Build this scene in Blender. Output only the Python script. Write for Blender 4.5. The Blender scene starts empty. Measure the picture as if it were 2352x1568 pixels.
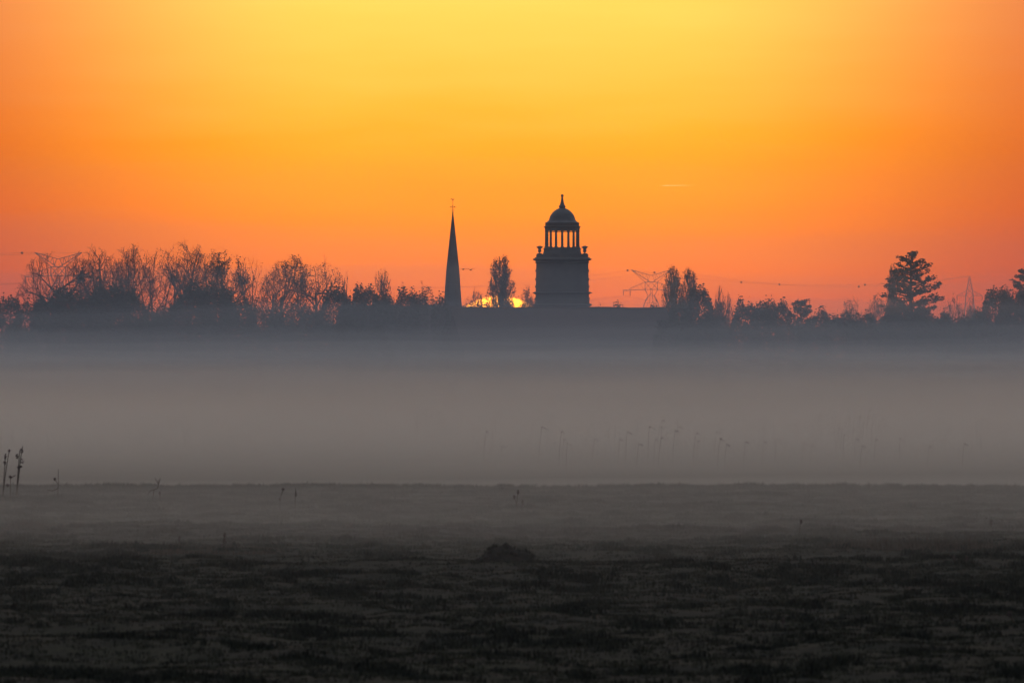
import bpy, math, random
import numpy as np
from mathutils import Vector

sc = bpy.context.scene
col = sc.collection
R = math.radians

# ------------------------------------------------------------------ camera, sky, sun, exposure
F = 26133.0            # focal length in pixels of a 2352 px wide frame (400 mm on 36 mm)
EYE = 6.0              # camera height over the meadow
HZ = 800.0             # horizon row in that frame
cam = bpy.data.cameras.new('camera')
cam.lens = 400.0; cam.sensor_width = 36.0
cam.clip_start = 1.0; cam.clip_end = 90000.0
cam.dof.use_dof = True; cam.dof.focus_distance = 1740.0; cam.dof.aperture_fstop = 6.3
cob = bpy.data.objects.new('camera', cam); col.objects.link(cob)
cob.location = (0, 0, EYE)
cob.rotation_euler = (math.pi/2 + math.atan((HZ-784.0)/F), 0, 0)
sc.camera = cob

SUN_AZ, SUN_EL = -0.064, 0.034     # degrees
sc.view_settings.view_transform = 'Standard'; sc.view_settings.look = 'None'
sc.view_settings.exposure = 0.0; sc.view_settings.gamma = 1.0
sc.view_settings.use_curve_mapping = False
sc.cycles.use_denoising = True
sc.cycles.denoiser = 'OPENIMAGEDENOISE'
sc.cycles.denoising_prefilter = 'ACCURATE'
sc.cycles.max_bounces = 2; sc.cycles.diffuse_bounces = 1; sc.cycles.volume_bounces = 0
sc.cycles.sample_clamp_indirect = 4.0
sc.cycles.pixel_filter_type = 'BLACKMAN_HARRIS'

world = bpy.data.worlds.new('World'); sc.world = world; world.use_nodes = True
def build_world():
    nt = world.node_tree; N = nt.nodes; Lk = nt.links; N.clear()
    out = N.new('ShaderNodeOutputWorld'); bg = N.new('ShaderNodeBackground')
    Lk.new(bg.outputs[0], out.inputs[0])
    def m(op, a, b=None, c=None, clamp=False):
        n = N.new('ShaderNodeMath'); n.operation = op; n.use_clamp = clamp
        for i, v in enumerate((a, b, c)):
            if v is None: continue
            if isinstance(v, (int, float)): n.inputs[i].default_value = v
            else: Lk.new(v, n.inputs[i])
        return n.outputs[0]
    def step(v, lo, hi, a=0.0, b=1.0):
        n = N.new('ShaderNodeMapRange'); n.interpolation_type = 'SMOOTHSTEP'
        n.inputs['From Min'].default_value = lo; n.inputs['From Max'].default_value = hi
        n.inputs['To Min'].default_value = a; n.inputs['To Max'].default_value = b
        Lk.new(v, n.inputs['Value']); return n.outputs[0]
    def mixc(f, a, b, mode='MIX'):
        n = N.new('ShaderNodeMix'); n.data_type = 'RGBA'; n.blend_type = mode; n.clamp_result = False
        for s, v in ((n.inputs[0], f), (n.inputs[6], a), (n.inputs[7], b)):
            if isinstance(v, (int, float)): s.default_value = v
            elif isinstance(v, tuple): s.default_value = (*v, 1)
            else: Lk.new(v, s)
        return n.outputs[2]
    tc = N.new('ShaderNodeTexCoord'); sep = N.new('ShaderNodeSeparateXYZ')
    Lk.new(tc.outputs['Generated'], sep.inputs[0])
    x, y, z = sep.outputs
    el = m('MULTIPLY', m('ARCSINE', z), 57.29578)
    az = m('MULTIPLY', m('ARCTAN2', x, y), 57.29578)
    daz = m('SUBTRACT', az, SUN_AZ); adaz = m('ABSOLUTE', daz)
    # faint layered thin cloud: bends the elevation a little
    nz = N.new('ShaderNodeTexNoise'); nz.inputs['Scale'].default_value = 1.0; nz.inputs['Detail'].default_value = 4.0
    cmb = N.new('ShaderNodeCombineXYZ')
    Lk.new(m('MULTIPLY', az, 0.9), cmb.inputs[0]); Lk.new(m('MULTIPLY', el, 7.0), cmb.inputs[1])
    Lk.new(cmb.outputs[0], nz.inputs['Vector'])
    wob = m('MULTIPLY', m('SUBTRACT', nz.outputs['Fac'], 0.5), 0.26)
    elw = m('ADD', el, m('MULTIPLY', wob, step(el, 0.2, 1.2, 0.3, 1.0)))
    f = m('POWER', m('MAXIMUM', m('DIVIDE', elw, 90.0), 0.0), 0.4)
    ramp = N.new('ShaderNodeValToRGB'); cr = ramp.color_ramp; cr.interpolation = 'LINEAR'
    pts = SKY
    while len(cr.elements) < len(pts): cr.elements.new(0.5)
    for e, (deg, c) in zip(cr.elements, pts):
        e.position = (deg/90.0)**0.4; e.color = (*c, 1)
    Lk.new(f, ramp.inputs[0])
    # the glow fades on both sides of the sunrise
    low = step(el, 4.0, 22.0, 1.0, 0.0)
    side = mixc(m('MULTIPLY', step(adaz, 0.7, 3.1), low), (1, 1, 1), SIDE)
    far = mixc(m('MULTIPLY', step(adaz, 3.0, 70.0), step(el, 10.0, 60.0, 1.0, 0.25)), (1, 1, 1), (0.22, 0.30, 0.46))
    c = mixc(1.0, mixc(1.0, ramp.outputs[0], side, 'MULTIPLY'), far, 'MULTIPLY')
    # sun disc, flattened by refraction at the horizon, and its aureole
    dz = m('DIVIDE', m('SUBTRACT', el, SUN_EL), 0.85)
    r = m('SQRT', m('ADD', m('MULTIPLY', daz, daz), m('MULTIPLY', dz, dz)))
    disc = step(r, 0.255, 0.275, 1.0, 0.0)
    aure = m('POWER', 2.71828, m('MULTIPLY', r, -5.0))
    c = mixc(1.0, c, mixc(disc, (0, 0, 0), SUNC), 'ADD')
    c = mixc(1.0, c, mixc(aure, (0, 0, 0), (0.8, 0.26, 0.0)), 'ADD')
    sky = N.new('ShaderNodeTexSky'); sky.sky_type = 'NISHITA'; sky.sun_disc = False
    sky.sun_elevation = R(SUN_EL); sky.sun_rotation = R(SUN_AZ); sky.air_density = 1.0; sky.dust_density = 2.0
    c = mixc(0.05, c, sky.outputs[0], 'ADD')
    Lk.new(c, bg.inputs['Color']); bg.inputs['Strength'].default_value = 1.0
SKY = [(0.0, (1.45, 0.18, 0.02)), (0.25, (1.52, 0.225, 0.010)), (0.6, (1.45, 0.335, 0.002)), (1.0, (1.32, 0.45, 0.008)),
       (1.75, (1.25, 0.70, 0.12)), (3.0, (1.25, 0.92, 0.32)), (7.0, (1.0, 0.86, 0.55)), (15.0, (0.70, 0.66, 0.58)),
       (35.0, (0.43, 0.44, 0.45)), (90.0, (0.31, 0.34, 0.39))]
SIDE = (0.45, 0.20, 0.50)
SUNC = (17.0, 5.4, 0.2)
build_world()

sl = bpy.data.lights.new('sun', 'SUN'); sl.energy = 2.0; sl.angle = R(0.53); sl.color = (1.0, 0.47, 0.16)
so = bpy.data.objects.new('sun', sl); col.objects.link(so)
sd = Vector((math.sin(R(SUN_AZ))*math.cos(R(SUN_EL)), math.cos(R(SUN_AZ))*math.cos(R(SUN_EL)), math.sin(R(SUN_EL))))
so.rotation_euler = sd.to_track_quat('Z', 'Y').to_euler(); so.location = (0, 300, 60)

# ------------------------------------------------------------------ helpers
def P(px, py, D):                         # pixel of the 2352 px frame at distance D -> point
    return ((px-1176.0)/F*D, D, EYE + (HZ-py)/F*D)
def mpp(D): return D/F                    # metres per such pixel
def gdist(py, g=0.0): return F*(EYE-g)/(py-HZ)

class MB:
    def __init__(s): s.v = []; s.f = []
    def box(s, x0, x1, y0, y1, z0, z1):
        b = len(s.v)
        s.v += [(x0,y0,z0),(x1,y0,z0),(x1,y1,z0),(x0,y1,z0),(x0,y0,z1),(x1,y0,z1),(x1,y1,z1),(x0,y1,z1)]
        s.f += [tuple(b+i for i in q) for q in ((3,2,1,0),(4,5,6,7),(0,1,5,4),(1,2,6,5),(2,3,7,6),(3,0,4,7))]
        return s
    def tube(s, p0, p1, r0, r1, n=4, cap=False):
        dx, dy, dz = p1[0]-p0[0], p1[1]-p0[1], p1[2]-p0[2]
        L = math.sqrt(dx*dx+dy*dy+dz*dz) or 1e-6
        dx /= L; dy /= L; dz /= L
        if abs(dz) < 0.9: ux, uy, uz = -dy, dx, 0.0
        else: ux, uy, uz = 0.0, -dz, dy
        q = math.sqrt(ux*ux+uy*uy+uz*uz); ux /= q; uy /= q; uz /= q
        vx, vy, vz = dy*uz-dz*uy, dz*ux-dx*uz, dx*uy-dy*ux
        b = len(s.v)
        for (p, r) in ((p0, r0), (p1, r1)):
            for i in range(n):
                c, k = CS[n][i]
                s.v.append((p[0]+r*(c*ux+k*vx), p[1]+r*(c*uy+k*vy), p[2]+r*(c*uz+k*vz)))
        for i in range(n):
            j = (i+1) % n
            s.f.append((b+i, b+j, b+n+j, b+n+i))
        if cap:
            s.f.append(tuple(b+i for i in reversed(range(n)))); s.f.append(tuple(b+n+i for i in range(n)))
        return s
    def path(s, pts, rs, n=5):
        for i in range(len(pts)-1): s.tube(pts[i], pts[i+1], rs[i], rs[i+1], n)
        return s
    def lathe(s, prof, n=24, c=(0,0,0), rot=0.0, capb=True, capt=True):
        b = len(s.v); k = len(prof)
        for (r, z) in prof:
            for i in range(n):
                a = rot+2*math.pi*i/n
                s.v.append((c[0]+r*math.cos(a), c[1]+r*math.sin(a), c[2]+z))
        for q in range(k-1):
            for i in range(n):
                j = (i+1) % n
                s.f.append((b+q*n+i, b+q*n+j, b+(q+1)*n+j, b+(q+1)*n+i))
        if capb: s.f.append(tuple(b+i for i in reversed(range(n))))
        if capt: s.f.append(tuple(b+(k-1)*n+i for i in range(n)))
        return s
    def frus(s, h0, z0, h1, z1, c=(0,0)):      # square frustum
        b = len(s.v)
        for h, z in ((h0, z0), (h1, z1)):
            s.v += [(c[0]-h, c[1]-h, z), (c[0]+h, c[1]-h, z), (c[0]+h, c[1]+h, z), (c[0]-h, c[1]+h, z)]
        s.f += [tuple(b+i for i in q) for q in ((3,2,1,0),(4,5,6,7),(0,1,5,4),(1,2,6,5),(2,3,7,6),(3,0,4,7))]
        return s
    def prism(s, outline, y0, y1):             # outline in x,z extruded along y
        b = len(s.v); n = len(outline)
        s.v += [(x, y0, z) for x, z in outline] + [(x, y1, z) for x, z in outline]
        s.f += [tuple(b+i for i in range(n)), tuple(b+n+i for i in reversed(range(n)))]
        for i in range(n):
            j = (i+1) % n
            s.f.append((b+j, b+i, b+n+i, b+n+j))
        return s
    def raw(s, V, Fc):
        b = len(s.v); s.v += [tuple(p) for p in V]; s.f += [tuple(b+i for i in q) for q in Fc]; return s
    def build(s, name, mat, parent=None, smooth=False):
        me = bpy.data.meshes.new(name); me.from_pydata(s.v, [], s.f); me.update()
        if smooth: me.polygons.foreach_set('use_smooth', [True]*len(me.polygons))
        me.materials.append(mat)
        o = bpy.data.objects.new(name, me); col.objects.link(o)
        if parent: o.parent = parent
        return o
CS = {n: [(math.cos(2*math.pi*i/n), math.sin(2*math.pi*i/n)) for i in range(n)] for n in range(3, 33)}

def empty(name, loc, rz=0.0):
    o = bpy.data.objects.new(name, None); col.objects.link(o)
    o.empty_display_size = 0.5; o.location = loc; o.rotation_euler = (0, 0, rz); return o
def tag(o, label=None, cat=None, group=None, kind=None):
    for k, v in (('label', label), ('category', cat), ('group', group), ('kind', kind)):
        if v: o[k] = v
    return o

def mat(name, c1, c2, scale=1.0, rough=0.9, detail=4.0, bump=0.0, rnd=0.0, spec=0.2):
    m = bpy.data.materials.new(name); m.use_nodes = True
    nt = m.node_tree; N = nt.nodes; L = nt.links; b = N['Principled BSDF']
    tc = N.new('ShaderNodeTexCoord'); nz = N.new('ShaderNodeTexNoise')
    nz.inputs['Scale'].default_value = scale; nz.inputs['Detail'].default_value = detail
    L.new(tc.outputs['Object'], nz.inputs['Vector'])
    rp = N.new('ShaderNodeValToRGB'); rp.color_ramp.elements[0].position = 0.35; rp.color_ramp.elements[1].position = 0.68
    rp.color_ramp.elements[0].color = (*c1, 1); rp.color_ramp.elements[1].color = (*c2, 1)
    if rnd:
        oi = N.new('ShaderNodeObjectInfo'); a = N.new('ShaderNodeMath'); a.operation = 'MULTIPLY_ADD'
        a.inputs[1].default_value = rnd
        s = N.new('ShaderNodeMath'); s.operation = 'SUBTRACT'; s.inputs[1].default_value = 0.5
        L.new(oi.outputs['Random'], s.inputs[0]); L.new(s.outputs[0], a.inputs[0]); L.new(nz.outputs['Fac'], a.inputs[2])
        L.new(a.outputs[0], rp.inputs[0])
    else: L.new(nz.outputs['Fac'], rp.inputs[0])
    L.new(rp.outputs[0], b.inputs['Base Color'])
    b.inputs['Roughness'].default_value = rough; b.inputs['Specular IOR Level'].default_value = spec
    if bump:
        bp = N.new('ShaderNodeBump'); bp.inputs['Strength'].default_value = bump
        L.new(nz.outputs['Fac'], bp.inputs['Height']); L.new(bp.outputs[0], b.inputs['Normal'])
    return m
M = {
 'bark': mat('bark', (0.035, 0.028, 0.022), (0.09, 0.075, 0.06), 3.0),
 'twig': mat('twig', (0.04, 0.03, 0.025), (0.08, 0.06, 0.045), 2.0),
 'leaf': mat('leaf', (0.035, 0.04, 0.018), (0.075, 0.07, 0.03), 0.8),
 'dryleaf': mat('dry_leaf', (0.06, 0.04, 0.02), (0.11, 0.07, 0.03), 0.8),
 'ivy': mat('ivy_leaf', (0.022, 0.038, 0.018), (0.04, 0.06, 0.028), 1.2),
 'needle': mat('needle', (0.02, 0.038, 0.022), (0.035, 0.06, 0.03), 1.0),
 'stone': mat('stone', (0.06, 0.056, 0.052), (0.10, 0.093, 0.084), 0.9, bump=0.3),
 'brick': mat('brick', (0.11, 0.06, 0.045), (0.16, 0.085, 0.06), 1.4, bump=0.2),
 'slate': mat('slate', (0.045, 0.05, 0.058), (0.085, 0.09, 0.10), 1.2, rough=0.6, bump=0.2),
 'lead': mat('lead_roof', (0.07, 0.075, 0.08), (0.13, 0.135, 0.14), 0.8, rough=0.55),
 'tile': mat('roof_tile', (0.06, 0.04, 0.034), (0.10, 0.06, 0.05), 1.0, bump=0.2),
 'iron': mat('iron', (0.03, 0.03, 0.03), (0.06, 0.058, 0.055), 2.0, rough=0.6),
 'steel': mat('galvanised_steel', (0.20, 0.21, 0.22), (0.30, 0.31, 0.32), 1.0, rough=0.5),
 'glass': mat('window_glass', (0.02, 0.022, 0.025), (0.03, 0.032, 0.035), 1.0, rough=0.08, spec=0.5),
 'paint': mat('window_paint', (0.5, 0.48, 0.44), (0.62, 0.6, 0.56), 2.0, rough=0.5),
 'door': mat('door_wood', (0.05, 0.03, 0.02), (0.09, 0.055, 0.035), 2.5),
 'gilt': mat('gilt_copper', (0.25, 0.15, 0.04), (0.4, 0.26, 0.08), 3.0, rough=0.45),
 'ball': mat('marker_paint', (0.45, 0.10, 0.03), (0.55, 0.14, 0.05), 1.0, rough=0.5),
 'feather': mat('feather', (0.03, 0.03, 0.032), (0.06, 0.06, 0.06), 4.0),
 'stalk': mat('dry_stalk', (0.06, 0.045, 0.03), (0.12, 0.09, 0.06), 6.0),
 'reed': mat('reed', (0.10, 0.08, 0.05), (0.17, 0.14, 0.09), 4.0),
 'plume': mat('reed_plume', (0.07, 0.05, 0.045), (0.12, 0.09, 0.075), 8.0),
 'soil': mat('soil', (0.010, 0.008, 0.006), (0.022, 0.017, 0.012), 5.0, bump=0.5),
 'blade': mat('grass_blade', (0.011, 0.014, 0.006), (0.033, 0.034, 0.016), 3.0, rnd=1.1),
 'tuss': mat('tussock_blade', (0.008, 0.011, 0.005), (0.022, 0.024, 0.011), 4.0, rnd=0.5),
}

def field_mat(name, cols, big, fine):
    m = bpy.data.materials.new(name); m.use_nodes = True
    nt = m.node_tree; N = nt.nodes; L = nt.links; b = N['Principled BSDF']
    tc = N.new('ShaderNodeTexCoord')
    a = N.new('ShaderNodeTexNoise'); a.inputs['Scale'].default_value = big; a.inputs['Detail'].default_value = 5
    c = N.new('ShaderNodeTexNoise'); c.inputs['Scale'].default_value = fine; c.inputs['Detail'].default_value = 6
    for n in (a, c): L.new(tc.outputs['Object'], n.inputs['Vector'])
    r1 = N.new('ShaderNodeValToRGB'); r1.color_ramp.elements[0].position = .38; r1.color_ramp.elements[1].position = .62
    r1.color_ramp.elements[0].color = (*cols[0], 1); r1.color_ramp.elements[1].color = (*cols[1], 1)
    r2 = N.new('ShaderNodeValToRGB'); r2.color_ramp.elements[0].position = .35; r2.color_ramp.elements[1].position = .7
    r2.color_ramp.elements[0].color = (.45, .45, .45, 1); r2.color_ramp.elements[1].color = (1.25, 1.2, 1.1, 1)
    L.new(a.outputs['Fac'], r1.inputs[0]); L.new(c.outputs['Fac'], r2.inputs[0])
    mx = N.new('ShaderNodeMix'); mx.data_type = 'RGBA'; mx.blend_type = 'MULTIPLY'; mx.inputs[0].default_value = 1
    L.new(r1.outputs[0], mx.inputs[6]); L.new(r2.outputs[0], mx.inputs[7]); L.new(mx.outputs[2], b.inputs['Base Color'])
    b.inputs['Roughness'].default_value = 0.95; b.inputs['Specular IOR Level'].default_value = 0.1
    bp = N.new('ShaderNodeBump'); bp.inputs['Strength'].default_value = 0.6; bp.inputs['Distance'].default_value = 0.05
    L.new(c.outputs['Fac'], bp.inputs['Height']); L.new(bp.outputs[0], b.inputs['Normal'])
    return m
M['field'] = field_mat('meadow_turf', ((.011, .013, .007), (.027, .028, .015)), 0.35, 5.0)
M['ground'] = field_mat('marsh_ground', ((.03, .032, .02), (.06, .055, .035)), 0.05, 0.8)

# ------------------------------------------------------------------ ground
rng = np.random.default_rng(7)
_lat = rng.random((256, 256))
def vnoise(x, y, s):
    x = np.asarray(x)/s; y = np.asarray(y)/s
    xi = np.floor(x).astype(int); yi = np.floor(y).astype(int)
    fx = x-xi; fy = y-yi; fx = fx*fx*(3-2*fx); fy = fy*fy*(3-2*fy)
    g = lambda i, j: _lat[i & 255, j & 255]
    return (g(xi, yi)*(1-fx)+g(xi+1, yi)*fx)*(1-fy)+(g(xi, yi+1)*(1-fx)+g(xi+1, yi+1)*fx)*fy-0.5
EDGE = 490.0
def edge_y(x): return EDGE + 3*vnoise(np.asarray(x)+500, 3.7, 9) + 4*vnoise(np.asarray(x)+90, 8.7, 31)
def field_z(x, y):
    x = np.asarray(x, float); y = np.asarray(y, float)
    z = 0.20*vnoise(x+900, y+300, 11)+0.16*vnoise(x+300, y+70, 4.3)+0.10*vnoise(x+40, y+920, 1.9)+0.05*vnoise(x+77, y+20, 0.9)
    z = z+0.12*vnoise(x+17, y*.16+5, 0.8)+0.10*vnoise(x+170, y*.22+50, 1.7)
    z = z*np.clip((y-60)/80, 0.2, 1)
    z = z + 4.4*np.clip(1-np.abs(y+2)/16.0, 0, 1)**1.0*1.0
    e = edge_y(x)
    z = z*np.clip(1-.35*(y-400)/90, .65, 1)
    return z - 1.6*np.clip((y-e)/3.0, 0, 1)
def grid(name, xs, ys, zf, m):
    X, Y = np.meshgrid(xs, ys); Z = zf(X, Y)
    nx, ny = len(xs), len(ys)
    V = np.stack([X, Y, Z], -1).reshape(-1, 3)
    i = np.arange(nx-1)[None, :]+nx*np.arange(ny-1)[:, None]; i = i.reshape(-1)
    Fc = np.stack([i, i+1, i+nx+1, i+nx], -1)
    me = bpy.data.meshes.new(name)
    me.vertices.add(len(V)); me.vertices.foreach_set('co', V.ravel())
    me.loops.add(Fc.size); me.loops.foreach_set('vertex_index', Fc.ravel())
    me.polygons.add(len(Fc)); me.polygons.foreach_set('loop_start', np.arange(0, Fc.size, 4)); me.polygons.foreach_set('loop_total', np.full(len(Fc), 4))
    me.polygons.foreach_set('use_smooth', np.ones(len(Fc), bool))
    me.update(); me.validate(); me.materials.append(m)
    o = bpy.data.objects.new(name, me); col.objects.link(o); return o
xs = np.concatenate([np.arange(-1400, -60, 40), np.arange(-60, -36, 2.0), np.arange(-36, 36, 0.45), np.arange(36, 60, 2.0), np.arange(60, 1401, 40)])
ys = np.concatenate([np.arange(-200, -30, 10), np.arange(-30, 30, 4), np.arange(30, 180, 6), np.arange(180, 504, 0.7)])
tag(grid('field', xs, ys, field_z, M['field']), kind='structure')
def land_z(x, y):
    return -1.0 + np.clip((np.asarray(y, float)-900)/600, 0, 1) + 0.15*vnoise(x, y, 60)
tag(grid('marsh', np.arange(-1500, 1501, 25), np.concatenate([np.arange(488, 700, 8), np.arange(700, 4320, 40)]), land_z, M['ground']), kind='structure')

# ------------------------------------------------------------------ dome tower
TD = 1742.0; S = mpp(TD)
def tz(py): return EYE + (HZ-py)*S
def dome_tower():
    cx = (1291.3-1176)*S
    t = empty('dome_tower', (cx, TD, 0))
    tag(t, 'broad dark stone tower topped by a domed lantern ringed with columns', 'tower')
    p = lambda px: px*S
    hb = p(59.5)
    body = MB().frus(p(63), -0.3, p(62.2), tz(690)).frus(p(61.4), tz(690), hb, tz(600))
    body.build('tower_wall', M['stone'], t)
    # mouldings that ring the body
    def ring(name, prof):
        mb = MB()
        for (a, ya), (b, yb) in zip(prof, prof[1:]): mb.frus(p(a), tz(ya), p(b), tz(yb))
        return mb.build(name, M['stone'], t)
    ring('string_course', [(64, 703.5), (67.6, 701.5), (67.6, 698.8), (64, 697)])
    ring('string_course', [(62.5, 675.5), (65.5, 674), (68, 672.8), (68, 671.8), (63, 670.5)])
    ring('string_course', [(60.6, 604.5), (61.8, 603.6), (61.8, 602), (60.6, 601)])
    ring('cornice', [(60.4, 600), (62.5, 598.2), (66, 597.2), (67.6, 596), (67.6, 595), (64.5, 594.2), (62.5, 592), (61, 591.2)])
    ring('parapet', [(59.2, 591.2), (59.2, 583.6)])
    # quoins proud of the corners
    for yc, extra in ((621.5, 1.6), (641, 1.8), (658, 1.7), (686, 1.6), (712, 1.5), (730, 1.5)):
        base = 59.5+(yc-600)/90*1.9 if yc < 690 else 62.4
        for sx in (-1, 1):
            for sy in (-1, 1):
                h = p(base+extra); w = p(9)
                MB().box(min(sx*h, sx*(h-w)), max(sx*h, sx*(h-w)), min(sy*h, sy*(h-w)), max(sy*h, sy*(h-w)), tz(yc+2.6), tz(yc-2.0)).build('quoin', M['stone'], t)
    # corner pedestals carrying urns
    for sx in (-1, 1):
        for sy in (-1, 1):
            c = (sx*p(51.8), sy*p(51.8))
            ped = MB().frus(p(7.7), tz(590), p(7.7), tz(584.6), c).frus(p(7.3), tz(584.6), p(3.2), tz(581.6), c)
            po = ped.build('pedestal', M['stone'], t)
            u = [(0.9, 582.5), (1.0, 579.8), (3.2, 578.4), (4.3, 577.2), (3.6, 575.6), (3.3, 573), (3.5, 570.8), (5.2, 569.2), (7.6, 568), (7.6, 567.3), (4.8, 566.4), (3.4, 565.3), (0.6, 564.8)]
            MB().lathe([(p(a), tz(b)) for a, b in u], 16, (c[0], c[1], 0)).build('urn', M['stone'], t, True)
    # drum under the lantern
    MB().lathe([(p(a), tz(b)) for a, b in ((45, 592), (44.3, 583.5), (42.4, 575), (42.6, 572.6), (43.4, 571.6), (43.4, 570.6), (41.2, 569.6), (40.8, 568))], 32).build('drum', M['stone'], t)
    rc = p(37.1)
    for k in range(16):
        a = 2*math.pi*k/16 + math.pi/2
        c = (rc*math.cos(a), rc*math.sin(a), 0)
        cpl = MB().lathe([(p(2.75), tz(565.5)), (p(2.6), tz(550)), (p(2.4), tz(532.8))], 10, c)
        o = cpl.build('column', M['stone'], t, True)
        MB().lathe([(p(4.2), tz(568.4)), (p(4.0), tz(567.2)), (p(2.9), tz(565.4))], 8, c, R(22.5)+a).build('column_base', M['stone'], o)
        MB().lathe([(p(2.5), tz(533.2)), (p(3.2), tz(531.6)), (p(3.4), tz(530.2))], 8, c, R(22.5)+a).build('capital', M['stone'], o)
    # tie ring between the capitals, thin
    mb = MB()
    for k in range(32):
        a0 = 2*math.pi*k/32; a1 = 2*math.pi*(k+1)/32
        mb.tube((p(36)*math.cos(a0), p(36)*math.sin(a0), tz(532.6)), (p(36)*math.cos(a1), p(36)*math.sin(a1), tz(532.6)), p(.45), p(.45), 4)
    mb.build('tie_ring', M['iron'], t)
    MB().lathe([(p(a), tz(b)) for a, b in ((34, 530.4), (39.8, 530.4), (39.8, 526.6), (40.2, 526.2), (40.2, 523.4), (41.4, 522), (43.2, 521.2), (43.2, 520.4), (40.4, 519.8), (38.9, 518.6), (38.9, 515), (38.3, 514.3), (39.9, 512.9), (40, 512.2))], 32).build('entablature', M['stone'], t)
    MB().lathe([(p(a), tz(b)) for a, b in ((39.9, 512.3), (36.4, 510.4), (33.4, 508.4), (31, 505.6), (29.6, 502.3), (28.8, 499.3), (27.6, 496), (26.2, 493.4), (24.4, 491), (22.3, 488.3), (19.8, 485.9), (16.8, 483.3), (13.2, 481), (10, 479.4), (7, 478.2))], 32).build('dome', M['lead'], t, True)
    f = [(7.2, 478.6), (6.6, 477.4), (7.0, 476.2), (8.3, 475), (8.1, 474.3), (6.1, 471.6), (4.8, 468.6), (3.7, 465.2), (2.9, 460), (2.3, 455.4), (1.9, 452.6), (2.4, 451.8), (3.2, 450.8), (3.5, 449.3), (3.2, 447.8), (2.2, 446.6), (0.5, 446.1)]
    MB().lathe([(p(a), tz(b)) for a, b in f], 16).build('finial', M['lead'], t, True)
dome_tower()

# ------------------------------------------------------------------ church spire
def church():
    D = 1790.0; s = mpp(D)
    z = lambda py: EYE+(HZ-py)*s
    p = lambda px: px*s
    t = empty('church_steeple', ((1040.0-1176)*s, D, 0))
    tag(t, 'slender dark pointed church spire with weathercock beside the domed tower', 'steeple')
    MB().lathe([(p(25), z(722)), (p(22.3), z(700)), (p(16.3), z(620)), (p(8.6), z(552)), (p(1.5), z(490.6))], 8, rot=R(22.5)).build('spire', M['slate'], t)
    MB().box(-p(24), p(24), -p(24), p(24), -.3, z(724)).build('tower_wall', M['brick'], t)
    MB().frus(p(25.6), z(724), p(25.6), z(721.4)).build('cornice', M['stone'], t)
    MB().lathe([(p(.5), z(490.8)), (p(1.5), z(489.8)), (p(2.0), z(488.2)), (p(1.5), z(486.5)), (p(.5), z(485.7))], 12).build('ball', M['gilt'], t, True)
    c = MB().tube((0, 0, z(486)), (0, 0, z(459)), p(.62), p(.5), 6, True)
    c.tube((-p(5.6), 0, z(475.6)), (p(5.6), 0, z(475.6)), p(.5), p(.5), 6, True)
    for sx in (-1, 1):
        c.raw([(sx*p(3.2), -.04, z(475.6)), (sx*p(4.2), -.04, z(477.4)), (sx*p(6.8), -.04, z(475.6)), (sx*p(4.2), -.04, z(473.8)),
               (sx*p(3.2), .04, z(475.6)), (sx*p(4.2), .04, z(477.4)), (sx*p(6.8), .04, z(475.6)), (sx*p(4.2), .04, z(473.8))],
              ((0,1,2,3),(7,6,5,4),(0,1,5,4),(1,2,6,5),(2,3,7,6),(3,0,4,7)))
    c.lathe([(p(.4), z(479.8)), (p(1.2), z(478.4)), (p(.5), z(477))], 8).lathe([(p(.4), z(474)), (p(1.1), z(472.6)), (p(.4), z(471.2))], 8)
    c.build('cross', M['iron'], t)
    mb = MB()
    for k in range(16):
        a0, a1 = 2*math.pi*k/16, 2*math.pi*(k+1)/16
        mb.tube((p(3.4)*math.cos(a0), 0, z(482.6)+p(1.3)*math.sin(a0)), (p(3.4)*math.cos(a1), 0, z(482.6)+p(1.3)*math.sin(a1)), p(.3), p(.3), 4)
    mb.build('scroll_ring', M['iron'], t)
    cock = [(-.9,0),(-1.6,.3),(-2.6,1.2),(-3.4,1.5),(-4.3,1.2),(-4.9,1.6),(-4.6,2.3),(-4.9,3.0),(-4.2,3.6),(-3.4,3.9),(-2.6,3.5),(-2.0,2.6),(-1.3,1.9),(-.4,1.5),(.7,1.6),(1.5,2.1),(2.0,2.9),(2.4,3.8),(3.1,4.0),(3.6,3.2),(3.3,2.0),(2.6,.9),(1.6,.1),(.5,-.4)]
    MB().prism([(p(x), z(459.6)+p(q)) for x, q in cock], -.05, .05).build('weathercock', M['gilt'], t)
church()

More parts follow.
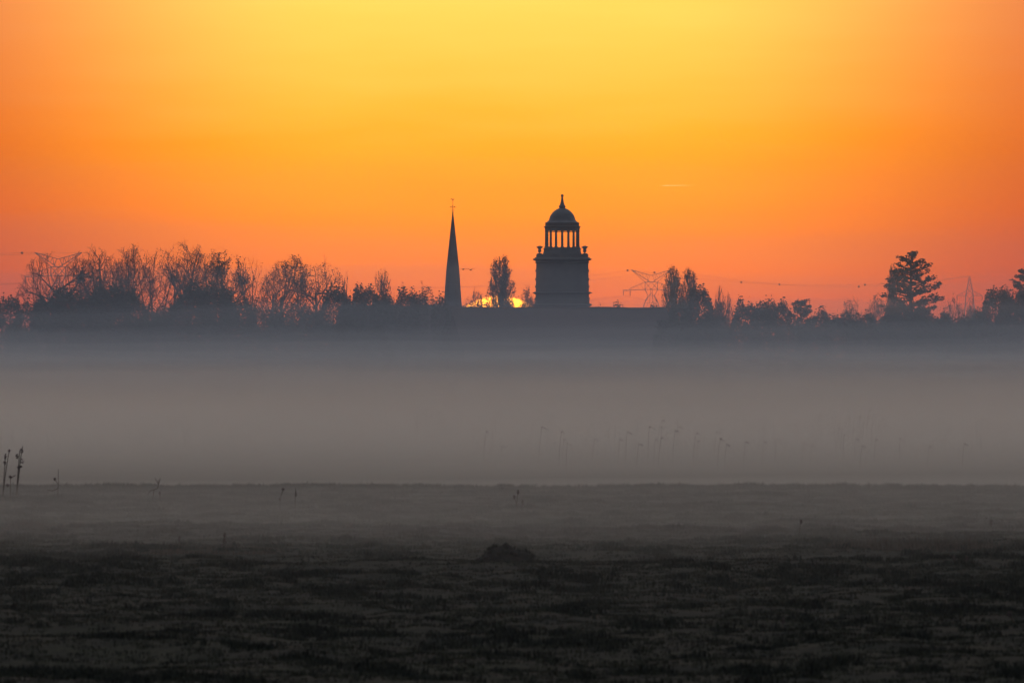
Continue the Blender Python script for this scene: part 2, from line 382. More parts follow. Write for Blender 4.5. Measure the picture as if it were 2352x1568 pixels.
# ------------------------------------------------------------------ long roofs below the towers
def long_house(px0, px1, D0, D1, pyr, label, nwin, name):
    a = np.array(P(px0, pyr, D0)); b = np.array(P(px1, pyr, D1)); b[2] = a[2]
    L = float(np.hypot(b[0]-a[0], b[1]-a[1])); ang = math.atan2(b[1]-a[1], b[0]-a[0])
    t = empty(name, (a[0], a[1], 0), ang); tag(t, label, 'building')
    zr = a[2]; ze = zr-5.2; dpt = 5.6
    MB().box(0, L, -dpt, dpt, -.4, ze).build('wall', M['brick'], t)
    for x in (0, L):
        MB().raw([(x-.12, -dpt, ze), (x-.12, dpt, ze), (x-.12, 0, zr-.12), (x+.12, -dpt, ze), (x+.12, dpt, ze), (x+.12, 0, zr-.12)],
                 ((0,1,2),(5,4,3),(0,3,4,1),(1,4,5,2),(2,5,3,0))).build('gable', M['brick'], t)
    rf = MB()
    n = 40
    rnd = random.Random(len(label))
    sag = [0.06*math.sin(i*0.5)+rnd.uniform(-.025, .025) for i in range(n+1)]
    for sy in (-1, 1):
        V = []; Fc = []
        for i in range(n+1):
            x = -.4+(L+.8)*i/n
            V += [(x, sy*(dpt+.45), ze-.38), (x, sy*.02, zr+sag[i]), (x, sy*.02, zr+sag[i]-.22), (x, sy*(dpt+.45), ze-.6)]
        for i in range(n):
            k = 4*i
            Fc += [(k+j, k+(j+1) % 4, k+4+(j+1) % 4, k+4+j) for j in range(4)]
        Fc += [(0,1,2,3), tuple(4*n+j for j in (3,2,1,0))]
        rf.raw(V, Fc)
    ro = rf.build('roof', M['tile'], t)
    MB().path([(-.4+(L+.8)*i/n, 0, zr+sag[i]+.02) for i in range(n+1)], [.13]*(n+1), 6).build('ridge', M['tile'], ro)
    for i in range(nwin):
        x = (i+.5)/nwin*L
        w = MB().box(x-.65, x+.65, -dpt-.05, -dpt+.03, 2.2, 4.6).build('window', M['glass'], t)
        fr = MB().box(x-.78, x-.65, -dpt-.12, -dpt+.02, 2.1, 4.7).box(x+.65, x+.78, -dpt-.12, -dpt+.02, 2.1, 4.7)
        fr.box(x-.65, x+.65, -dpt-.12, -dpt+.02, 4.6, 4.7).box(x-.04, x+.04, -dpt-.1, -dpt-.051, 2.2, 4.6).build('window_frame', M['paint'], w)
        MB().box(x-.9, x+.9, -dpt-.22, -dpt+.02, 1.98, 2.1).build('sill', M['stone'], w)
    d = MB().box(L*.5-.02, L*.5+1.3, -dpt-.06, -dpt+.03, -.2, 1.85).build('door', M['door'], t)
long_house(806, 1052, 1722, 1725, 702.5, 'long low building with straight roof left of the pointed spire', 8, 'long_barn')
long_house(1040, 1524, 1692, 1702, 707.0, 'very long low building whose straight ridge runs below the domed tower', 14, 'long_hall')

# ------------------------------------------------------------------ plants
def rvec(r):
    while True:
        x, y, z = r.uniform(-1, 1), r.uniform(-1, 1), r.uniform(-1, 1)
        q = x*x+y*y+z*z
        if 0.01 < q < 1: q = math.sqrt(q); return (x/q, y/q, z/q)
def norm(d):
    q = math.sqrt(d[0]**2+d[1]**2+d[2]**2) or 1; return (d[0]/q, d[1]/q, d[2]/q)
def branches(r, counts, ang, up, lens, start, jit, nseg=4, lean=(0, 0)):
    segs = []
    def grow(p, d, L, lvl):
        n = nseg if lvl < 3 else 3
        pts = [p]; dirs = [d]
        for i in range(n):
            j = rvec(r)
            d = norm((d[0]+jit[lvl]*j[0], d[1]+jit[lvl]*j[1], d[2]+jit[lvl]*j[2]+up[lvl]))
            p = (p[0]+d[0]*L/n, p[1]+d[1]*L/n, p[2]+d[2]*L/n)
            pts.append(p); dirs.append(d)
        segs.append((lvl, pts))
        if lvl+1 >= len(counts)+1: return
        c = counts[lvl]; rot = r.uniform(0, 6.28)
        for k in range(c):
            t = start[lvl]+(1-start[lvl])*(k+r.uniform(.2, .9))/c
            u = min(t*n, n-1e-4); i = int(u); f = u-i
            q = tuple(pts[i][a]+(pts[i+1][a]-pts[i][a])*f for a in range(3)); dd = dirs[i+1]
            rot += 2.4+r.uniform(-.5, .5)
            A = R(ang[lvl]*r.uniform(.65, 1.3))
            ax = (0, 0, 1) if abs(dd[2]) < .9 else (1, 0, 0)
            e1 = norm((dd[1]*ax[2]-dd[2]*ax[1], dd[2]*ax[0]-dd[0]*ax[2], dd[0]*ax[1]-dd[1]*ax[0]))
            e2 = (dd[1]*e1[2]-dd[2]*e1[1], dd[2]*e1[0]-dd[0]*e1[2], dd[0]*e1[1]-dd[1]*e1[0])
            ca, sa = math.cos(rot), math.sin(rot)
            nd = tuple(math.cos(A)*dd[a]+math.sin(A)*(ca*e1[a]+sa*e2[a]) for a in range(3))
            grow(q, nd, L*lens[lvl]*r.uniform(.7, 1.15)*(1.15-.45*t), lvl+1)
    grow((0, 0, 0), norm((lean[0], lean[1], 1)), 1.0, 0)
    return segs
def quads(mb, C, size, r, flat=0.0):
    for c in C:
        n = rvec(r); 
        if flat: n = norm((n[0]*(1-flat), n[1]*(1-flat), n[2]))
        a = norm((n[1]-n[2]*.3, -n[0]+.01, n[0]*.3))
        b = (n[1]*a[2]-n[2]*a[1], n[2]*a[0]-n[0]*a[2], n[0]*a[1]-n[1]*a[0])
        s = size*r.uniform(.6, 1.35); w = s*r.uniform(.45, .8)
        k = len(mb.v)
        mb.v += [(c[0]-a[0]*s*.5, c[1]-a[1]*s*.5, c[2]-a[2]*s*.5), (c[0]+b[0]*w*.5, c[1]+b[1]*w*.5, c[2]+b[2]*w*.5),
                 (c[0]+a[0]*s*.5, c[1]+a[1]*s*.5, c[2]+a[2]*s*.5), (c[0]-b[0]*w*.5, c[1]-b[1]*w*.5, c[2]-b[2]*w*.5)]
        mb.f.append((k, k+1, k+2, k+3))
STY = {
 # counts, spread, up tropism, child length, start, jitter
 'oak':    dict(counts=(9, 8, 7, 6), ang=(46, 46, 48, 50), up=(.02, .07, .07, .09, .08), lens=(1.0, .50, .46, .44), start=(.45, .18, .15, .1), jit=(.08, .24, .30, .32, .3)),
 'spread': dict(counts=(11, 8, 7, 6), ang=(64, 46, 46, 50), up=(.02, .03, .06, .08, .08), lens=(1.1, .50, .46, .44), start=(.36, .18, .15, .1), jit=(.10, .22, .28, .3, .3)),
 'fan':    dict(counts=(9, 6, 5, 4), ang=(34, 28, 28, 32), up=(.02, .10, .10, .10, .06), lens=(.85, .62, .5, .45), start=(.22, .2, .2, .2), jit=(.05, .12, .16, .2, .2)),
 'poplar': dict(counts=(26, 7, 4, 4), ang=(24, 22, 24, 30), up=(.02, .13, .14, .12, .06), lens=(.46, .5, .5, .5), start=(.06, .15, .2, .2), jit=(.04, .08, .12, .2, .2)),
 'multi':  dict(counts=(9, 9, 7, 6), ang=(36, 42, 46, 50), up=(.02, .07, .07, .08, .08), lens=(1.9, .38, .45, .44), start=(.3, .3, .2, .15), jit=(.06, .16, .25, .3, .3)),
}
LIM = {'oak': (.7, 1.7), 'spread': (.7, 2.0), 'fan': (.35, 1.3), 'poplar': (.3, 1.2), 'multi': (.7, 1.9)}
def bare_tree(name, label, px, top, hw, D, style, seed, base=0.0, leaves=0, lsize=.2, ivy=None, rad=.30, twr=.019, leafmat='dryleaf', group=None, lean=(0, 0), px0=None):
    r = random.Random(seed)
    x, y, zt = P(px, top, D)
    t = empty(name, (x, y, base)); tag(t, label, 'tree', group)
    st = STY[style]
    segs = branches(r, lean=lean, **st)
    A = np.array([q for l, pts in segs for q in pts])
    H = zt-base; Wd = hw*mpp(D)
    kz = H/np.percentile(A[:, 2], 92 if style != 'fan' else 98)
    cx = float(np.median(A[:, 0])) if px0 is None else 0.0
    kx = Wd/np.percentile(np.abs(A[:, 0]-cx), 88)
    kx = min(max(kx, LIM[style][0]*kz), LIM[style][1]*kz)
    zc = H*(.55 if style != 'poplar' else .62)
    def env(q):                        # >1 outside the rounded crown
        return math.sqrt(((q[0]-cx)*kx/Wd)**2+(q[1]*kx/max(Wd, 2.5))**2*.6+((q[2]*kz-zc)/(H-zc if q[2]*kz > zc else zc*1.3))**2)
    def dome(q): return (q[0]*kx, q[1]*kx, q[2]*kz)
    kept = []
    for lvl, pts in segs:
        lim = (1.0, .97, .98, 1.0, 1.02)[lvl]+r.uniform(-.03, .05)
        if lvl and env(pts[0]) > lim: continue
        if lvl:
            n_ = 1
            while n_ < len(pts) and env(pts[n_]) <= lim: n_ += 1
            if n_ < 2: continue
            pts = pts[:n_]
        elif env(pts[-1]) > 1:
            while len(pts) > 3 and env(pts[-1]) > 1: pts = pts[:-1]
        kept.append((lvl, pts))
    segs = kept
    tr = MB(); cr = MB(); tips = []
    f = [1.0, .42, .17, .07, .03]
    for lvl, pts in segs:
        pts = [dome(q) for q in pts]
        r0 = max(rad*f[lvl], twr); r1 = max(rad*f[min(lvl+1, 4)]*.8, twr*.75)
        if lvl == 0: r0 *= 1.25
        n = len(pts)-1
        rs = [r0+(r1-r0)*i/n for i in range(n+1)]
        (tr if lvl < 2 else cr).path(pts, rs, 7 if lvl == 0 else 5 if lvl == 1 else 3)
        if lvl >= 3: tips += pts[1:]
    tr.build('trunk', M['bark'], t, True)
    co = cr.build('crown', M['twig'], t)
    if leaves and tips:
        mb = MB(); hi = sorted(tips, key=lambda q: q[2]+r.uniform(-3, 3))[len(tips)//3:]
        C = []
        for i in range(leaves):
            q = r.choice(hi); C.append((q[0]+r.gauss(0, .18), q[1]+r.gauss(0, .18), q[2]+r.gauss(0, .16)))
        quads(mb, C, lsize, r); mb.build('leaves', M[leafmat], t)
    if ivy:
        lo, hi_, n, w = ivy
        stem = [q for l, pts in segs if l <= 1 for q in pts]
        stem = [dome(q) for q in stem if lo <= q[2]*kz/H <= hi_]
        C = []
        for i in range(n):
            a = r.choice(stem); C.append((a[0]+r.gauss(0, w), a[1]+r.gauss(0, w), a[2]+r.gauss(0, w*1.3)))
        mb = MB(); quads(mb, C, .30, r); mb.build('ivy', M['ivy'], t)
    return t
def shrub(name, label, px, top, hw, D, seed, base=0.0, dens=1.0, lumps=6, leaf='leaf', lsize=.34, group=None, cat='shrub', flat=.55):
    r = random.Random(seed)
    x, y, zt = P(px, top, D); H = zt-base; W = hw*mpp(D)
    t = empty(name, (x, y, base)); tag(t, label, cat, group)
    st = MB()
    for k in range(7):
        a = r.uniform(0, 6.28); e = W*.55*r.random()
        q = (e*math.cos(a), e*math.sin(a)*.7, H*r.uniform(.6, .95)); b = (q[0]*.2, q[1]*.2, 0)
        mid = ((q[0]+b[0])*.45+r.uniform(-.2, .2), (q[1]+b[1])*.5, H*.4)
        st.path([b, mid, q], [.10, .07, .025], 5)
    st.build('stem', M['bark'], t)
    ph = [r.uniform(0, 6.28) for k in range(6)]
    am = [r.uniform(.3, 1) for k in range(6)]
    kk = W*1.35/H
    def prof(u, v):                     # rounded outline broken by lobes
        e = max(0.0, 1-(abs(u)**3)*min(.62, 1.5*kk)-(abs(v)**2)*.08)
        n = .10*am[0]*math.sin(5*u+ph[0])+.09*am[1]*math.sin(9*u+3*v+ph[1])+.06*am[2]*math.sin(17*u+ph[2]+4*v)+.04*am[3]*math.sin(31*u+ph[3])
        n *= min(1.2, 2.6*kk)
        return e*(.90+n)
    top_ = max(prof(-1+k/40, 0) for k in range(81))
    lim = H*.985/top_
    mb = MB(); C = []; dpt = min(W, 3.2); cw = W*1.35
    n = int(dens*cw*H*105/(lsize/.34)**2)
    for i in range(n):
        u, v = r.uniform(-1, 1), r.uniform(-1, 1)
        h = prof(u, v)*lim*r.uniform(.93, 1.05); q = r.random()
        z = h*(1-.75*q*q) if q < .95 else h+r.uniform(0, .7)
        C.append((u*cw*(1+.10*r.gauss(0, 1)*(1-z/H)), v*dpt, max(.2, z)))
    quads(mb, C, lsize, r); mb.build('crown', M[leaf], t)
    tw = MB()
    for i in range(int(34+cw*22)):
        u, v = r.uniform(-.95, .95), r.uniform(-1, 1); h = prof(u, v)*lim; l = r.uniform(.3, 1.2)
        p0 = (u*cw, v*dpt*.8, h*.93); d = norm((u*.5+r.uniform(-.45, .45), r.uniform(-.3, .3), 1))
        p1 = (p0[0]+d[0]*l, p0[1]+d[1]*l, p0[2]+d[2]*l)
        tw.tube(p0, p1, .026, .014, 3)
        for k in range(2):
            e = norm((d[0]+r.uniform(-.8, .8), d[1], d[2]*.7)); f = r.uniform(.3, .8); q = tuple(p0[j]+(p1[j]-p0[j])*f for j in range(3))
            tw.tube(q, tuple(q[j]+e[j]*l*.45 for j in range(3)), .018, .012, 3)
    tw.build('twigs', M['twig'], t)
    return t
def pine(name, label, px, top, D, prof, seed, base=0.0, nb=64, rad=.4):
    r = random.Random(seed)
    x, y, zt = P(px, top, D); H = zt-base; s = mpp(D)
    t = empty(name, (x, y, base)); tag(t, label, 'tree')
    MB().path([(0, 0, 0), (.15, 0, H*.35), (-.1, .1, H*.7), (0, 0, H*.985)], [rad, rad*.8, rad*.45, .05], 8).build('trunk', M['bark'], t, True)
    br = MB(); nd = MB()
    ys_ = [a for a, b in prof]; ws = [b for a, b in prof]
    for k in range(nb):
        u = (k+r.uniform(0, .9))/nb
        py = top+3+(ys_[-1]-top-3)*u**.9
        z0 = EYE+(HZ-py)*s-base
        a = k*2.4+r.uniform(-.4, .4)
        L = np.interp(py, ys_, ws)*s*r.choice((.45, .8, .95, 1.0, 1.12))*r.uniform(.9, 1.08)
        dx, dy = math.cos(a), math.sin(a)*.8
        droop = r.uniform(-.10, .22); z0 -= .25*L
        pts = [(0, 0, z0)]
        for i in range(1, 6):
            f = i/5; pts.append((dx*L*f+r.uniform(-.1, .1), dy*L*f, z0+L*(droop*f+.22*f*f)))
        br.path(pts, [.11, .09, .07, .05, .035, .02], 4)
        C = []
        nc = int(4+L*1.7)
        for i in range(nc):
            f = r.uniform(.30, 1.05) if L > 1 else r.uniform(0, 1.1)
            sx = r.uniform(-.3, .3)*L*(1-f*.55)
            c = (dx*L*f-dy*sx, dy*L*f+dx*sx, z0+L*(droop*f+.22*f*f)+r.uniform(0, .35))
            rr = r.uniform(.28, .52)
            for j in range(15):
                v = rvec(r); C.append((c[0]+v[0]*rr, c[1]+v[1]*rr, c[2]+v[2]*rr*.55+.1*rr))
        quads(nd, C, .34, r)
    co = nd.build('crown', M['needle'], t); br.build('boughs', M['bark'], co)['kind'] = 'stuff'
    return t

B = 'bare_tree'
bare_tree(B, 'wide bare tree with a low spreading crown at the open end of the wood', 140, 575, 112, 1735, 'spread', 3, rad=.42, px0=1)
bare_tree(B, 'bare tree with dark ivy filling its fork, next to the low spreading tree', 236, 563, 76, 1745, 'oak', 11, ivy=(.35, .82, 1500, .55), rad=.42)
bare_tree(B, 'bare tree with a ball of ivy on its leaning stem in the left wood', 300, 560, 76, 1760, 'oak', 12, ivy=(.3, .62, 900, .5), rad=.36)
bare_tree(B, 'bare tree of several long curved stems parting low, sky showing between them', 352, 557, 76, 1730, 'multi', 23, rad=.36)
bare_tree(B, 'tallest bare tree of the left wood with forking clean limbs', 428, 554, 88, 1750, 'oak', 31, rad=.42)
bare_tree(B, 'half leafy tree with a dense dark top and ivy clad trunk', 512, 570, 72, 1738, 'oak', 41, leaves=1500, lsize=.28, ivy=(.3, .9, 1500, .5), rad=.4, leafmat='leaf')
bare_tree(B, 'bare tree of fine upright branches right of the ivy clad tree', 575, 583, 62, 1752, 'fan', 44, leaves=250, rad=.3)
bare_tree(B, 'rounded tree with sparse leaves and tangled twigs', 648, 588, 80, 1748, 'oak', 52, leaves=900, lsize=.24, ivy=(.3, .7, 500, .5), rad=.34)
bare_tree(B, 'round crowned tree with clear forking trunk and leafy crown edge', 728, 580, 72, 1722, 'spread', 64, leaves=800, lsize=.24, rad=.4)
bare_tree(B, 'narrow wispy tree beside the round crowned tree', 804, 611, 22, 1760, 'fan', 66, leaves=160, rad=.2)
bare_tree(B, 'lone fan shaped bare tree rising over the low bushes', 886, 606, 29, 1725, 'fan', 71, leaves=120, lsize=.24, rad=.22)
bare_tree(B, 'small leafy tree standing close beside the pointed spire', 988, 646, 26, 1730, 'oak', 73, leaves=600, lsize=.26, rad=.2)
bare_tree(B, 'slim bare tree filling the gap behind the ivy filled fork', 268, 566, 50, 1795, 'oak', 13, rad=.28)
bare_tree(B, 'bare tree standing behind the parted stems', 392, 560, 56, 1800, 'oak', 24, rad=.28)
bare_tree(B, 'bare tree behind the gap left of the half leafy tree', 470, 566, 50, 1800, 'oak', 33, rad=.28, leaves=200)
bare_tree(B, 'low bare tree behind the fine upright branches', 610, 596, 50, 1800, 'oak', 46, rad=.26, leaves=200)
bare_tree('poplar_tree', 'tall slim poplar standing between the spire and the domed tower', 1150, 585, 34, 1830, 'poplar', 81, leaves=2300, lsize=.27, rad=.34, twr=.03)
bare_tree(B, 'small twiggy tree against the left flank of the domed tower', 1212, 654, 24, 1820, 'fan', 83, leaves=500, lsize=.24, rad=.2)
bare_tree(B, 'thin sapling in the sun glow next to the poplar', 1094, 661, 22, 1840, 'fan', 84, leaves=250, lsize=.2, rad=.14)
bare_tree('dead_poplar_tree', 'ragged upright poplar with bare spiky tip beside the lattice pylon', 1544, 611, 26, 1735, 'poplar', 91, leaves=700, lsize=.24, ivy=(.1, .8, 700, .4), rad=.34)
bare_tree('dead_poplar_tree', 'second ragged poplar with thin bare shoots at its top', 1580, 614, 23, 1748, 'poplar', 93, leaves=600, lsize=.24, ivy=(.1, .65, 600, .4), rad=.3)
bare_tree(B, 'bare tree with fan of fine branches right of the two ragged poplars', 1643, 651, 26, 1725, 'fan', 97, rad=.26, lean=(.25, 0))
bare_tree(B, 'small leafy tree on a thin bent trunk with sky showing below its crown', 1664, 690, 27, 1700, 'oak', 99, leaves=420, lsize=.26, rad=.18)
bare_tree(B, 'bare bushy tree left of the twin crowned tree by the pine', 1974, 672, 30, 1800, 'oak', 103, leaves=200, rad=.2)
bare_tree(B, 'bushy half bare tree close beside the big pine', 2014, 664, 32, 1780, 'oak', 105, leaves=450, lsize=.24, rad=.24)
bare_tree('birch_tree', 'slender hanging birch half hidden by the big pine', 2049, 606, 18, 1775, 'poplar', 107, leaves=120, lsize=.2, rad=.2)
bare_tree(B, 'twiggy tree in front of the far mast pylon', 2190, 679, 32, 1790, 'oak', 109, leaves=300, rad=.24)
bare_tree(B, 'bare twiggy tree between the far pylon and the rounded bush', 2240, 682, 22, 1800, 'fan', 110, leaves=200, rad=.2)
bare_tree(B, 'tree with twiggy tip standing beside the dark pine at the wood end', 2312, 651, 22, 1740, 'fan', 113, leaves=500, lsize=.24, ivy=(.2, .7, 700, .6), rad=.24)

pine('pine_tree', 'tall layered pine rising above the bushes', 2093, 577, 1700,
     [(577, 4), (582, 14), (590, 24), (600, 36), (615, 42), (640, 54), (667, 70), (700, 68), (740, 70), (790, 66)], 5, nb=92, rad=.5)
pine('pine_tree', 'small round topped pine among the low bushes', 1841, 686, 1715, [(686, 6), (692, 15), (705, 20), (715, 30), (850, 36)], 6, nb=60, rad=.3)
pine('pine_tree', 'dark pine with ragged top at the end of the wood', 2356, 613, 1690, [(613, 6), (620, 26), (640, 24), (660, 36), (700, 44), (780, 46)], 8, nb=60, rad=.45)

SH = [ # px, top, half width, label, density, leaf
 (22, 680, 22, 'small rounded bush at the foot of the wide low tree', 1.0, 'leaf'),
 (72, 688, 40, 'broad low bush under the outer limbs of the wide low tree', 1.0, 'leaf'),
 (118, 662, 36, 'dense bush reaching into the wide low tree', 1.1, 'ivy'),
 (160, 650, 34, 'pointed dark bush around the trunk of the wide low tree', 1.1, 'ivy'),
 (205, 662, 34, 'dark bush between the low tree and the ivy filled fork', 1.0, 'leaf'),
 (248, 640, 34, 'tall dark bush climbing below the ivy filled fork', 1.2, 'ivy'),
 (298, 664, 34, 'dark bush below the leaning ivy clad stem', 1.1, 'ivy'),
 (345, 692, 36, 'low bush at the foot of the parted stems', 1.0, 'leaf'),
 (396, 682, 34, 'low bush just right of the parted stems', 1.0, 'leaf'),
 (440, 650, 42, 'big dome shaped bush left of the ivy clad tree', 1.2, 'ivy'),
 (496, 646, 38, 'tall dark bush around the ivy clad trunk', 1.2, 'ivy'),
 (548, 682, 36, 'bush under the fine upright branches', 1.0, 'leaf'),
 (606, 690, 40, 'loose low bush between fine branched and rounded tree', 0.8, 'leaf'),
 (664, 694, 40, 'loose bush under the rounded sparse tree', 0.8, 'leaf'),
 (720, 706, 38, 'low bush at the clear trunk of the round crowned tree', 0.9, 'leaf'),
 (774, 653, 32, 'dense dark bush below the wispy tree', 1.2, 'ivy'),
 (806, 690, 26, 'dark bush hiding the left end of the long low roof', 1.3, 'ivy'),
 (826, 652, 12, 'narrow upright bush, left one of a pair', 0.9, 'leaf'),
 (850, 654, 14, 'narrow upright bush, right one of a pair', 0.9, 'leaf'),
 (880, 668, 22, 'dark bush at the foot of the fan shaped tree', 1.1, 'ivy'),
 (934, 659, 20, 'round bush with ragged top left of the spire', 0.9, 'leaf'),
 (962, 672, 16, 'thin bush between round bush and small leafy tree', 0.6, 'leaf'),
 (1012, 676, 16, 'bush at the foot of the spire', 0.8, 'leaf'),
 (1166, 686, 15, 'dark bush at the foot of the poplar in front of the sun', 0.9, 'leaf'),
 (1118, 678, 22, 'thin bush in the sun glow left of the poplar', 0.36, 'leaf'),
 (1082, 688, 18, 'sparse bush in the sun glow next to the spire', 0.36, 'leaf'),
 (1214, 674, 16, 'thin bush in the sun glow against the domed tower', 0.36, 'leaf'),
 (1192, 694, 12, 'small sparse bush in front of the rising sun', 0.24, 'leaf'),
 (1379, 704, 9, 'tiny bush showing over the roof ridge', 0.5, 'leaf'),
 (1422, 692, 19, 'ragged bush showing over the roof near the pylon', 0.6, 'leaf'),
 (1502, 700, 22, 'low bush in front of the lattice pylon feet', 0.7, 'leaf'),
 (1550, 690, 36, 'bush around the foot of the first ragged poplar', 1.0, 'leaf'),
 (1606, 658, 24, 'tall dark bush with pointed top right of the ragged poplars', 1.2, 'ivy'),
 (1632, 712, 22, 'low bush beside the bent trunk', 1.0, 'leaf'),
 (1712, 685, 24, 'dark bush with steep left side past the bent trunk', 1.1, 'ivy'),
 (1748, 687, 18, 'middle one of three bushy tops past the bent trunk', 1.0, 'leaf'),
 (1768, 688, 13, 'slim bushy top left of the small pine', 0.9, 'leaf'),
 (1797, 690, 16, 'bush close against the small pine', 0.9, 'leaf'),
 (1884, 706, 22, 'bush right of the small pine', 1.0, 'leaf'),
 (1932, 723, 34, 'low smooth bush in the gap before the bare bushy tree', 1.1, 'leaf'),
 (1990, 732, 36, 'low bush under the twin bare bushy trees', 1.0, 'leaf'),
 (2052, 700, 26, 'bush at the foot of the hanging birch', 1.0, 'leaf'),
 (2110, 712, 40, 'broad bush under the big pine', 1.1, 'ivy'),
 (2162, 716, 28, 'low bush right of the big pine', 1.0, 'leaf'),
 (2212, 738, 30, 'low bush in the dip before the rounded bush', 1.0, 'leaf'),
 (2252, 706, 26, 'bush on the near side of the rounded dark bush', 1.1, 'ivy'),
 (2288, 664, 24, 'rounded dark bush by the pine at the wood end', 1.2, 'ivy'),
 (2330, 676, 34, 'tall dark bush below the pine at the wood end', 1.2, 'ivy'),
]
for i, (px, top, hw, lab, de, lf) in enumerate(SH):
    D = 1830 if 1060 < px < 1240 else 1765 if 1370 < px < 1460 else 1682+(i*37) % 36
    if 820 < px < 1020: D = 1688+(i*11) % 20
    if 1480 < px < 1530: D = 1760
    shrub('bush', lab, px, top, hw, D, 200+i, dens=de, leaf=lf, lsize=.20 if 'sun' in lab and de < .5 else .34)
# a clipped hedge row in front of the wood, lost in the mist
HG = [(k, 1655+(k*13) % 25) for k in range(-10, 860, 54)]+[(k, 1655+(k*13) % 25) for k in range(1545, 2400, 54)]
for i, (px, D) in enumerate(HG):
    shrub('hedge_bush', 'low bush of the hedge row veiled by mist before the wood', px, 728+9*math.sin(i*1.7)-(10 if i % 3 == 0 else 0), 34, D, 400+i, dens=.9, leaf='leaf', lumps=4, group='hedge row before the wood', lsize=.4)
bare_sh = [(1540, 602, 1534, 690), ]

# ------------------------------------------------------------------ pylons and cables
def bar(mb, a, b, r=.10): mb.tube(a, b, r*.68, r*.68, 4)
def lattice_pylon(px, D, k, label, rz=0.0, base=0.0, mast=False):
    s = mpp(D)
    x, y, _ = P(px, 700, D)
    t = empty('lattice_pylon', (x, y, base), rz); tag(t, label, 'pylon', 'pylons of the power line')
    w = 1.1
    zt, zs, zw, zc, zn, zb = 30.4, 28.7, 26.6, 24.3, 22.4, 20.1
    body = MB(); arm = MB(); top = MB()
    if mast:
        zp = 31.4; zc2 = 25.0
        for sx in (-1, 1):
            for sy in (-1, 1):
                bar(body, (sx*3.2, sy*3.2, 0), (sx*1.25, sy*1.25, zc2), .14); bar(body, (sx*1.25, sy*1.25, zc2), (sx*.1, sy*.1, zp), .11)
        lv = [(0, 3.2), (6, 2.73), (12, 2.26), (17, 1.87), (21, 1.56), (zc2, 1.25), (27, .88), (29, .52), (30.5, .25)]
        for (z0, h0), (z1, h1) in zip(lv, lv[1:]):
            for sy in (-1, 1):
                bar(body, (-h0, sy*h0, z0), (h1, sy*h1, z1), .06); bar(body, (h0, sy*h0, z0), (-h1, sy*h1, z1), .06); bar(body, (-h1, sy*h1, z1), (h1, sy*h1, z1), .06)
                bar(body, (sy*h0, -h0, z0), (sy*h1, h1, z1), .06)
        for sx in (-1, 1):
            for sy in (-1, 1):
                bar(arm, (sx*1.2, sy*.9, zc2-.4), (sx*4.4, 0, zc2-.5), .10); bar(arm, (sx*1.0, sy*.7, zc2+1.3), (sx*4.4, 0, zc2-.4), .08)
                bar(arm, (sx*2.6, sy*.5, zc2-.45), (sx*2.6, sy*.4, zc2+.4), .05)
        tips = [(-4.4, 0, zc2-.5), (4.4, 0, zc2-.5), (0, 0, zp)]
    else:
        for sy in (-1, 1):
            yy = sy*w
            # wide feet, splayed legs, narrow neck
            for sx in (-1, 1):
                bar(body, (sx*7.0, sy*4.0, 0), (sx*2.1, yy, zb), .16)
                bar(body, (sx*2.1, yy, zb), (sx*1.0, yy, zn), .13)
                bar(body, (sx*1.0, yy, zn), (sx*2.0, yy, zc), .12)
                bar(body, (sx*2.0, yy, zc), (sx*1.9, yy, zw), .11)
                bar(body, (sx*2.1, yy, zb), (0, yy, zn+.9), .07); bar(body, (sx*2.0, yy, zc), (0, yy, zw), .08); bar(body, (0, yy, zc), (sx*1.9, yy, zw), .08)
                bar(body, (sx*.55, yy, zb), (sx*.25, yy, zc), .07)
                for q in range(5):
                    f0, f1 = q/5, (q+1)/5
                    xa, xb = 7.0-4.9*f0, 7.0-4.9*f1; ya, yb = sy*(4-2.9*f0), sy*(4-2.9*f1)
                    bar(body, (sx*xa, ya, zb*f0), (sx*(xb-1.2), yb, zb*f1), .06); bar(body, (sx*(xb-1.2), yb, zb*f1), (sx*xb, yb, zb*f1), .06)
                # horn arms
                bar(top, (sx*.2, yy*.5, zs), (sx*6.3, 0, zt), .11)
                bar(top, (sx*.3, yy, zw), (sx*6.3, 0, zt), .11); bar(top, (sx*1.9, yy, zw), (sx*6.2, 0, zt-.05), .09)
                for q in (.2, .42, .62, .8):
                    xa = .3+6*q
                    bar(top, (xa*sx, yy*(1-q)*.5, zs+(zt-zs)*q), (sx*(xa-.4), yy*(1-q), zw+(zt-zw)*(q-.07)), .06)
                    bar(top, (xa*sx, yy*(1-q)*.5, zs+(zt-zs)*q), (sx*(xa+.7), yy*(1-q)*.8, zw+(zt-zw)*min(1, q+.11)), .06)
                # lower cross arm
                bar(arm, (0, yy*.8, zc), (sx*9.0, 0, zc-.25), .13); bar(arm, (sx*1.9, yy, zw), (sx*7.0, 0, zc+.15), .10)
                for q in (.3, .5, .7, .86):
                    bar(arm, (sx*9*q*.85, yy*.6*(1-q), zc-.1), (sx*(1.9+5.1*q), yy*(1-q), zw+(zc-zw)*q), .06)
                bar(arm, (sx*9.0, 0, zc-.25), (sx*6.2, yy*.5, zc-.7), .07)
            bar(body, (-2.1, yy, zb), (2.1, yy, zb), .08); bar(body, (-1.9, yy, zw), (1.9, yy, zw), .11); bar(body, (-1, yy, zn), (1, yy, zn), .07)
            bar(top, (-1.2, yy, zw), (-.4, yy*.5, zs), .07); bar(top, (1.2, yy, zw), (.4, yy*.5, zs), .07); bar(top, (-.4, yy*.5, zs), (.4, yy*.5, zs), .09)
        tips = [(-6.3, 0, zt), (6.3, 0, zt), (-8.7, 0, zc-.4), (-6.6, 0, zc-.5), (8.7, 0, zc-.4), (6.6, 0, zc-.5)]
        arm.build('cross_arm', M['steel'], t); top.build('horn_arm', M['steel'], t)
